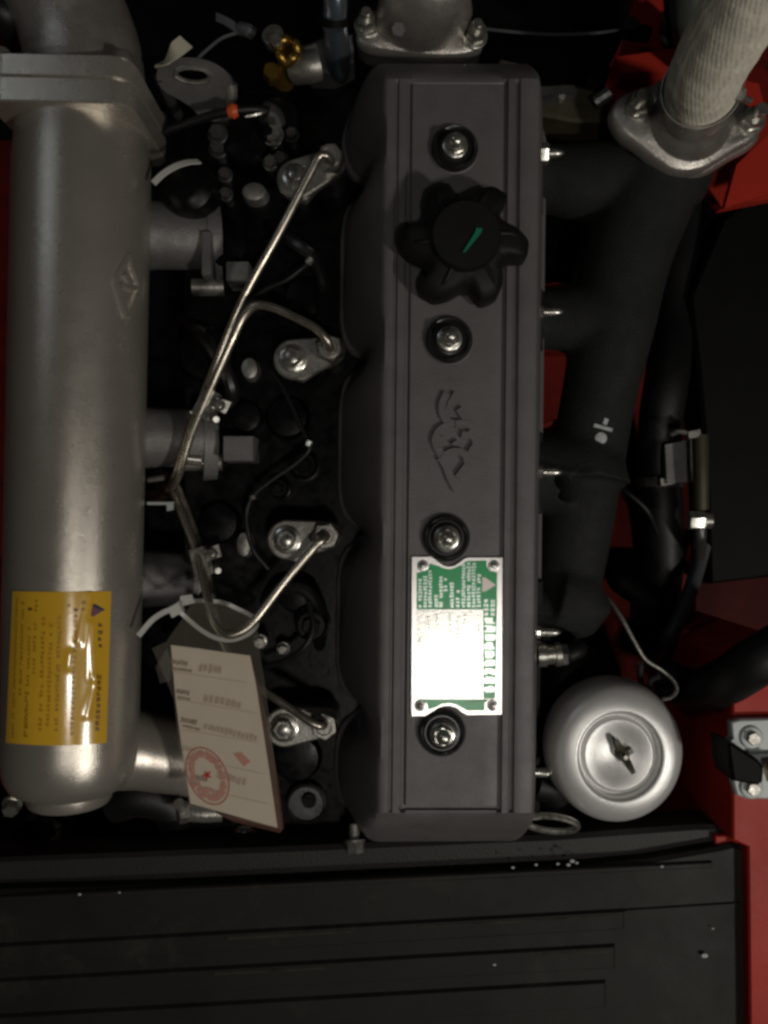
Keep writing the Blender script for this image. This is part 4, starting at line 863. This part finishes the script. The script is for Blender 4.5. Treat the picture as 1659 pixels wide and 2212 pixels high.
for i, (px, py, z, r, m_, lb) in enumerate(((470, 290, -.06, .0058, 'dark_steel', 'dull hex bolt just below the lifting eye'), (472, 320, -.07, .0060, 'dark_steel', 'second hex bolt below the lifting eye, set lower'), (590, 292, -.06, .0062, 'zinc', 'small hex bolt beside the sensor lead plug'), (486, 378, -.07, .0045, 'dark_steel', 'small bolt above the first intake runner flange'), (488, 420, -.07, .0042, 'dark_steel', 'small bolt beside the first intake runner flange'), (630, 292, -.07, .0045, 'dark_steel', 'dark bolt head between sensor plug and valve cover'), (605, 345, -.07, .0050, 'dark_steel', 'dark bolt head beside the topmost injector clamp'), (585, 352, -.07, .0048, 'zinc', 'bright bolt head beside the topmost injector clamp'), (562, 1385, -.062, .0042, 'zinc', 'tiny bright bolt beside the top corner of the card'), (612, 1400, -.07, .0038, 'dull_steel', 'tiny bolt on the head right of the card'))):
    t = thing('hex_bolt', P(px, py, ZD), lb, 'bolt', 'small bolts on the cylinder head')
    MB().hexa(P(px, py, z), r, .006, (.05, -.1, 1), rot=i).build('head', m_, t); MB().cyl(P(px, py, z) - Vector((0, 0, z - ZD)), r * .8, z - ZD + .001, seg=12).build('shank', 'dark_steel', t); MB().cyl(P(px, py, z) - Vector((0, 0, .001)), r * 1.25, .0018, seg=16).build('washer', m_, t)
# black canister under the lifting eye with white strap
t = thing('fuel_filter', P(415, 410, -.15), 'glossy black canister under a white strap beside the silver cylinder', 'filter')
fcn = P(398, 392, -.045); MB().lathe(Vector((fcn.x, fcn.y, 0)), [(S(64, -.04), -.149), (S(64, -.04), -.055), (S(60, -.04), -.049), (S(48, -.04), -.046), (S(30, -.04), -.044), (1e-4, -.044)], seg=40).build('can', 'black_gloss', t)
MB().tube([P(331, 396, -.018), P(352, 376, -.018), P(378, 360, -.02), P(405, 351, -.026), (P(430, 349, -.034))], 0, flat=(.0042, .001), up=(.1, .4, 1), n=6).build('strap', 'white_plastic', t)

# ================================================================== BOTTOM LEFT BITS
def boltside(px, py, z, r, axd, lb, name='hex_bolt'):
    c = P(px, py, z); t = thing(name, c - Vector((0, 0, .02)), lb, 'bolt', 'bolts along the front of the engine')
    MB().hexa(c, r, .007, axd).build('head', 'zinc', t); a = Vector(axd).normalized(); MB().lathe(c - a * .002, [(r * 1.2, 0), (r * 1.2, .0018), (r * 1.1, .002)], axd, 20).build('washer', 'zinc', t); MB().cyl(c - a * .012, r * .6, .012, axd, 12).build('shank', 'dull_steel', t)
boltside(766, 1820, -.052, .0062, (.05, -1, .35), 'zinc hex bolt at the bottom corner of the valve cover')
boltside(26, 1738, -.05, .0056, (.2, -.5, 1), 'bright nut under the end of the silver cylinder')
boltside(120, 1824, -.09, .0042, (.1, -.4, 1), 'bright bolt tip in the black gap below the silver cylinder')
boltside(170, 1842, -.09, .0042, (.3, -.3, 1), 'smaller bright bolt tip beside the black lip strip')
boltside(530, 1796, -.085, .0065, (0, -.7, .5), 'half hidden bolt below the hanging card')
t = thing('hose_barb', P(430, 1760, -.11), 'pale hose barb with a hex bolt under the card corner', 'hose barb')
MB().tube([P(400, 1752, -.06), P(440, 1756, -.06), P(480, 1754, -.062)], S(20, -.06), 18, 4).build('barb', 'cast_silver', t)
MB().hexa(P(405, 1752, -.06), .0075, .007, (-1, -.1, .5)).build('hex', 'zinc', t); MB().tube([P(385, 1735, -.05), P(395, 1745, -.055)], .004, 8).build('tip', 'dull_steel', t)
MB().tube([P(430, 1755, -.06), P(432, 1758, -.10), P(432, 1758, -.171)], .006, 10, 3).build('stem', 'dark_steel', t)
o = MB().tube([P(250, 1730, -.09), P(300, 1716, -.085), P(360, 1730, -.09), P(400, 1790, -.10)], .016, 18, 5).build('water_hose', 'hose_rubber'); tag(o, 'black water hose under the end of the silver cylinder', 'hose')
t = thing('pulley', P(75, 1830, -.168), 'black pulley in the gap below the silver cylinder', 'pulley')
pcc = P(75, 1830, -.10); MB().lathe(Vector((pcc.x, pcc.y, 0)), [(.024, -.168), (.024, -.125), (.019, -.122), (.019, -.114), (.024, -.110), (.024, -.104), (.020, -.101), (.014, -.104), (1e-4, -.104)], seg=36).build('rim', 'black_gloss', t)

# film and flap left of the card
o = MB().prism([P(335, 1440, -.045), P(360, 1400, -.04), P(372, 1428, -.04), P(368, 1470, -.045), P(345, 1478, -.05)], .003, bev=.0006).build('film_scrap', 'cast_grey'); tag(o, 'crumpled pale film scrap beside the card corner', 'film')

# ================================================================== BLACK RIBBED COVER (bottom)
t = thing('ribbed_cover', P(750, 2050, -.20), 'wide black ribbed rubber mat panel with dusty grooves in front of the engine', 'cover panel')
zl = -.050
def strip(pts, z, dz, nm, m_, bev=.002): return MB().prism([P(x, y, z) for x, y in pts], dz, bev=bev).build(nm, m_, t)
strip([(-80, 1858), (600, 1832), (1200, 1806), (1500, 1784), (1545, 1784), (1568, 1796), (1580, 1812), (1580, 1850), (1560, 1862), (1200, 1905), (600, 1936), (-80, 1962)], zl, .03, 'back_lip', 'lip_rubber', .003)
strip([(-80, 1926), (300, 1916), (700, 1905), (1100, 1888), (1400, 1858), (1560, 1830), (1585, 1824), (1604, 1830), (1612, 1850), (1618, 2320), (-80, 2320)], -.040, .04, 'panel', 'mat_rubber', .0025)
def bar(x0, y0, x1, y1, w_, nm='rib', m_='mat_rubber', z=-.0376, dz=.005):
    strip([(x0, y0), (x1, y1), (x1, y1 + w_), (x0, y0 + w_)], z, dz, nm, m_, min(.0020, w_ * .00010))
bar(-80, 1940, 1540, 1862, 14); bar(-80, 2046, 1350, 1966, 44); bar(-80, 2122, 1330, 2042, 52); bar(-80, 2200, 1310, 2120, 60)
strip([(1350, 1966), (1600, 1950), (1600, 1954), (1350, 1971)], -.0385, .003, 'rib', 'mat_rubber', .0006)
# dusty edges of the ribs
for (x0, y0, x1, y1, w_) in ((490, 2022, 760, 2007, 11), (900, 1999, 1335, 1974, 8), (460, 2099, 700, 2086, 11), (1170, 2059, 1318, 2051, 8)):
    bar(x0, y0, x1, y1, w_, 'rib_edge', 'dusty_rubber', -.0373, .0012)
fk = MB()
for x, y, s_ in ((1236, 1860, 6), (1228, 1868, 5), (1246, 1864, 4), (1205, 1866, 4), (1522, 2064, 8), (172, 1932, 4), (1430, 1872, 4), (1068, 2084, 4), (1108, 1874, 4), (1158, 1868, 4), (1540, 2006, 3), (258, 1928, 3)):
    z = -.0375; k = S(s_ * .8, z); c = P(x, y, z); fk.ball(c, k, 1.2, .8, .5, 8, 5)
fk.build('debris_flecks', 'chalk', t, kind='stuff')

# ================================================================== RIGHT-HAND SMALL THINGS
def hose(name, pts, r, m_, lb, cat='hose', n=6): 
    o = MB().tube([P(*p) for p in pts], r, 16, n).build(name, m_); return tag(o, lb, cat)
hose('hydraulic_hose', [(1480, 380, -.20), (1468, 560, -.19), (1452, 700, -.18), (1440, 820, -.15), (1428, 900, -.15), (1422, 1000, -.16), (1428, 1100, -.16), (1432, 1200, -.17), (1420, 1300, -.18), (1400, 1400, -.2)], .0175, 'hose_rubber', 'thick black hydraulic hose running beside the manifold')
hose('hydraulic_hose', [(1590, 380, -.16), (1520, 520, -.22), (1490, 700, -.24), (1480, 860, -.24), (1470, 1000, -.24)], .018, 'hose_rubber', 'second black hydraulic hose next to the black box')
hose('grey_hose', [(1520, 1180, -.16), (1500, 1250, -.145), (1478, 1310, -.135), (1450, 1370, -.13), (1432, 1402, -.14), (1420, 1430, -.18)], .0058, 'grey_hose', 'dull grey hose slanting down past the black box')
hose('fuel_hose', [(1440, 1470, -.10), (1500, 1490, -.08), (1570, 1470, -.03), (1630, 1432, -.005), (1700, 1390, .0)], .0155, 'hose_rubber', 'thick black hose crossing onto the red rail')
hose('manifold_stay', [(1375, 1225, -.18), (1340, 1250, -.15), (1380, 1280, -.15), (1430, 1310, -.16), (1450, 1340, -.18)], .011, 'black_satin', 'black stay rod behind the lower manifold end', 'stay')
hose('thin_cable', [(1335, 1050, -.12), (1360, 1068, -.115), (1395, 1100, -.115), (1420, 1150, -.13)], .0022, 'hose_rubber', 'thin black cable crossing the dark red gap', 'cable')
t = thing('wire_clamp', P(1430, 1480, -.12), 'bent steel wire clamp with a round loop above the canister', 'wire clamp')
MB().tube([P(*q) for q in ((1282, 1275, -.10), (1310, 1290, -.085), (1340, 1330, -.075), (1370, 1385, -.07), (1395, 1425, -.068), (1430, 1448, -.066), (1456, 1472, -.066), (1462, 1492, -.066), (1450, 1506, -.066), (1430, 1511, -.067))], .0016, 10, 6).build('wire', 'dull_steel', t)
MB().tube([P(1384, 1434, -.07), P(1382, 1455, -.08), P(1386, 1478, -.09)], .0022, 8, 4).build('leg', 'dark_steel', t)
MB().tube([P(1405, 1495, -.08), P(1405, 1470, -.075), P(1425, 1460, -.07)], .002, 8, 4).build('hook', 'dark_steel', t)
t = thing('pipe_fitting', P(1505, 1120, -.16), 'bright hex pipe fitting below a yellowish tube', 'fitting')
MB().hexa(P(1488, 1124, -.115), .0075, .012, (1, 0, .1)).build('hex', 'zinc', t); MB().cyl(P(1508, 1124, -.115), .0065, .010, (1, 0, .1), 16).build('collar', 'zinc', t)
MB().tube([P(1512, 940, -.115), P(1514, 1020, -.115), P(1514, 1100, -.118)], .0062, 14, 4).build('tube', 'olive', t); MB().tube([P(1512, 1135, -.118), P(1512, 1160, -.12), P(1510, 1200, -.15)], .005, 12, 4).build('tail', 'dark_steel', t)
t = thing('pipe_bracket', P(1490, 950, -.16), 'small dull bracket on top of the yellowish tube', 'bracket')
MB().box(P(1498, 938, -.112), .010, .006, .005, .2).build('cap', 'dull_steel', t); MB().tube([P(1450, 938, -.118), P(1466, 932, -.114), P(1490, 936, -.112)], .002, 8, 4).build('wire', 'dull_steel', t)
MB().prism([P(1436, 960, -.13), P(1505, 945, -.13), P(1505, 1040, -.13), P(1440, 1045, -.13)], .008).build('plate', 'cast_grey', t)
t = thing('hose_clamp', P(1440, 1040, -.17), 'dull hose clamp on the hydraulic hose beside the olive tube', 'hose clamp')
hc = P(1425, 1042, -.158); MB().tube([hc + Vector((.019 * math.cos(a), 0, .019 * math.sin(a))) for a in [i * math.pi / 12 for i in range(24)]], 0, flat=(.008, .0012), n=1, closed=True, up=None).build('band', 'dark_steel', t); MB().box(P(1440, 1040, -.136), .012, .006, .006, .1).build('screw_box', 'dull_steel', t)
o = MB().ball(P(1474, 1366, -.13), .0042, 1.5, .9, .8).build('terminal_cap', 'pink_plastic'); tag(o, 'small pink terminal cap near the grey hose', 'cap')
# pale bracket bolted on the red rail
t = thing('rail_bracket', P(1640, 1640, -.03), 'pale grey painted bracket bolted to the red rail', 'bracket')
zb = -.0225
MB().prism([P(x, y, zb) for x, y in ((1580, 1560), (1600, 1554), (1720, 1552), (1720, 1728), (1612, 1726), (1592, 1718), (1584, 1690), (1584, 1612), (1574, 1602), (1582, 1594))], .0065, bev=.0012).build('plate', 'bracket_paint', t)
MB().prism([P(x, y, zb + .004) for x, y in ((1610, 1630), (1720, 1626), (1720, 1652), (1640, 1652))], .006, bev=.001).build('step', 'bracket_paint', t)
for x, y in ((1622, 1592), (1622, 1700)):
    c = P(x, y, zb); b_ = MB().lathe(c, [(S(25, zb), -.0003), (S(25, zb), .0010), (S(22, zb), .0018), (S(16, zb), .0020), (1e-4, .002)], seg=28).build('bolt', 'bracket_paint', t)
    MB().hexa(c + Vector((0, 0, .0018)), S(15, zb), .0035).build('hex', 'dull_steel', t, b_)
o = MB().prism([P(x, y, .002) for x, y in ((1574, 1604), (1596, 1614), (1640, 1642), (1652, 1660), (1650, 1690), (1640, 1698), (1584, 1688), (1578, 1660))], .028, bev=.002).build('rubber_stop', 'black_satin'); tag(o, 'black wedge shaped rubber stop on the pale bracket', 'stop')
o = MB().hexa(P(1655, 1668, -.012), .0065, .010, (1, .1, .2)).build('stop_screw', 'brass'); tag(o, 'small yellowish screw at the tip of the rubber stop', 'screw')
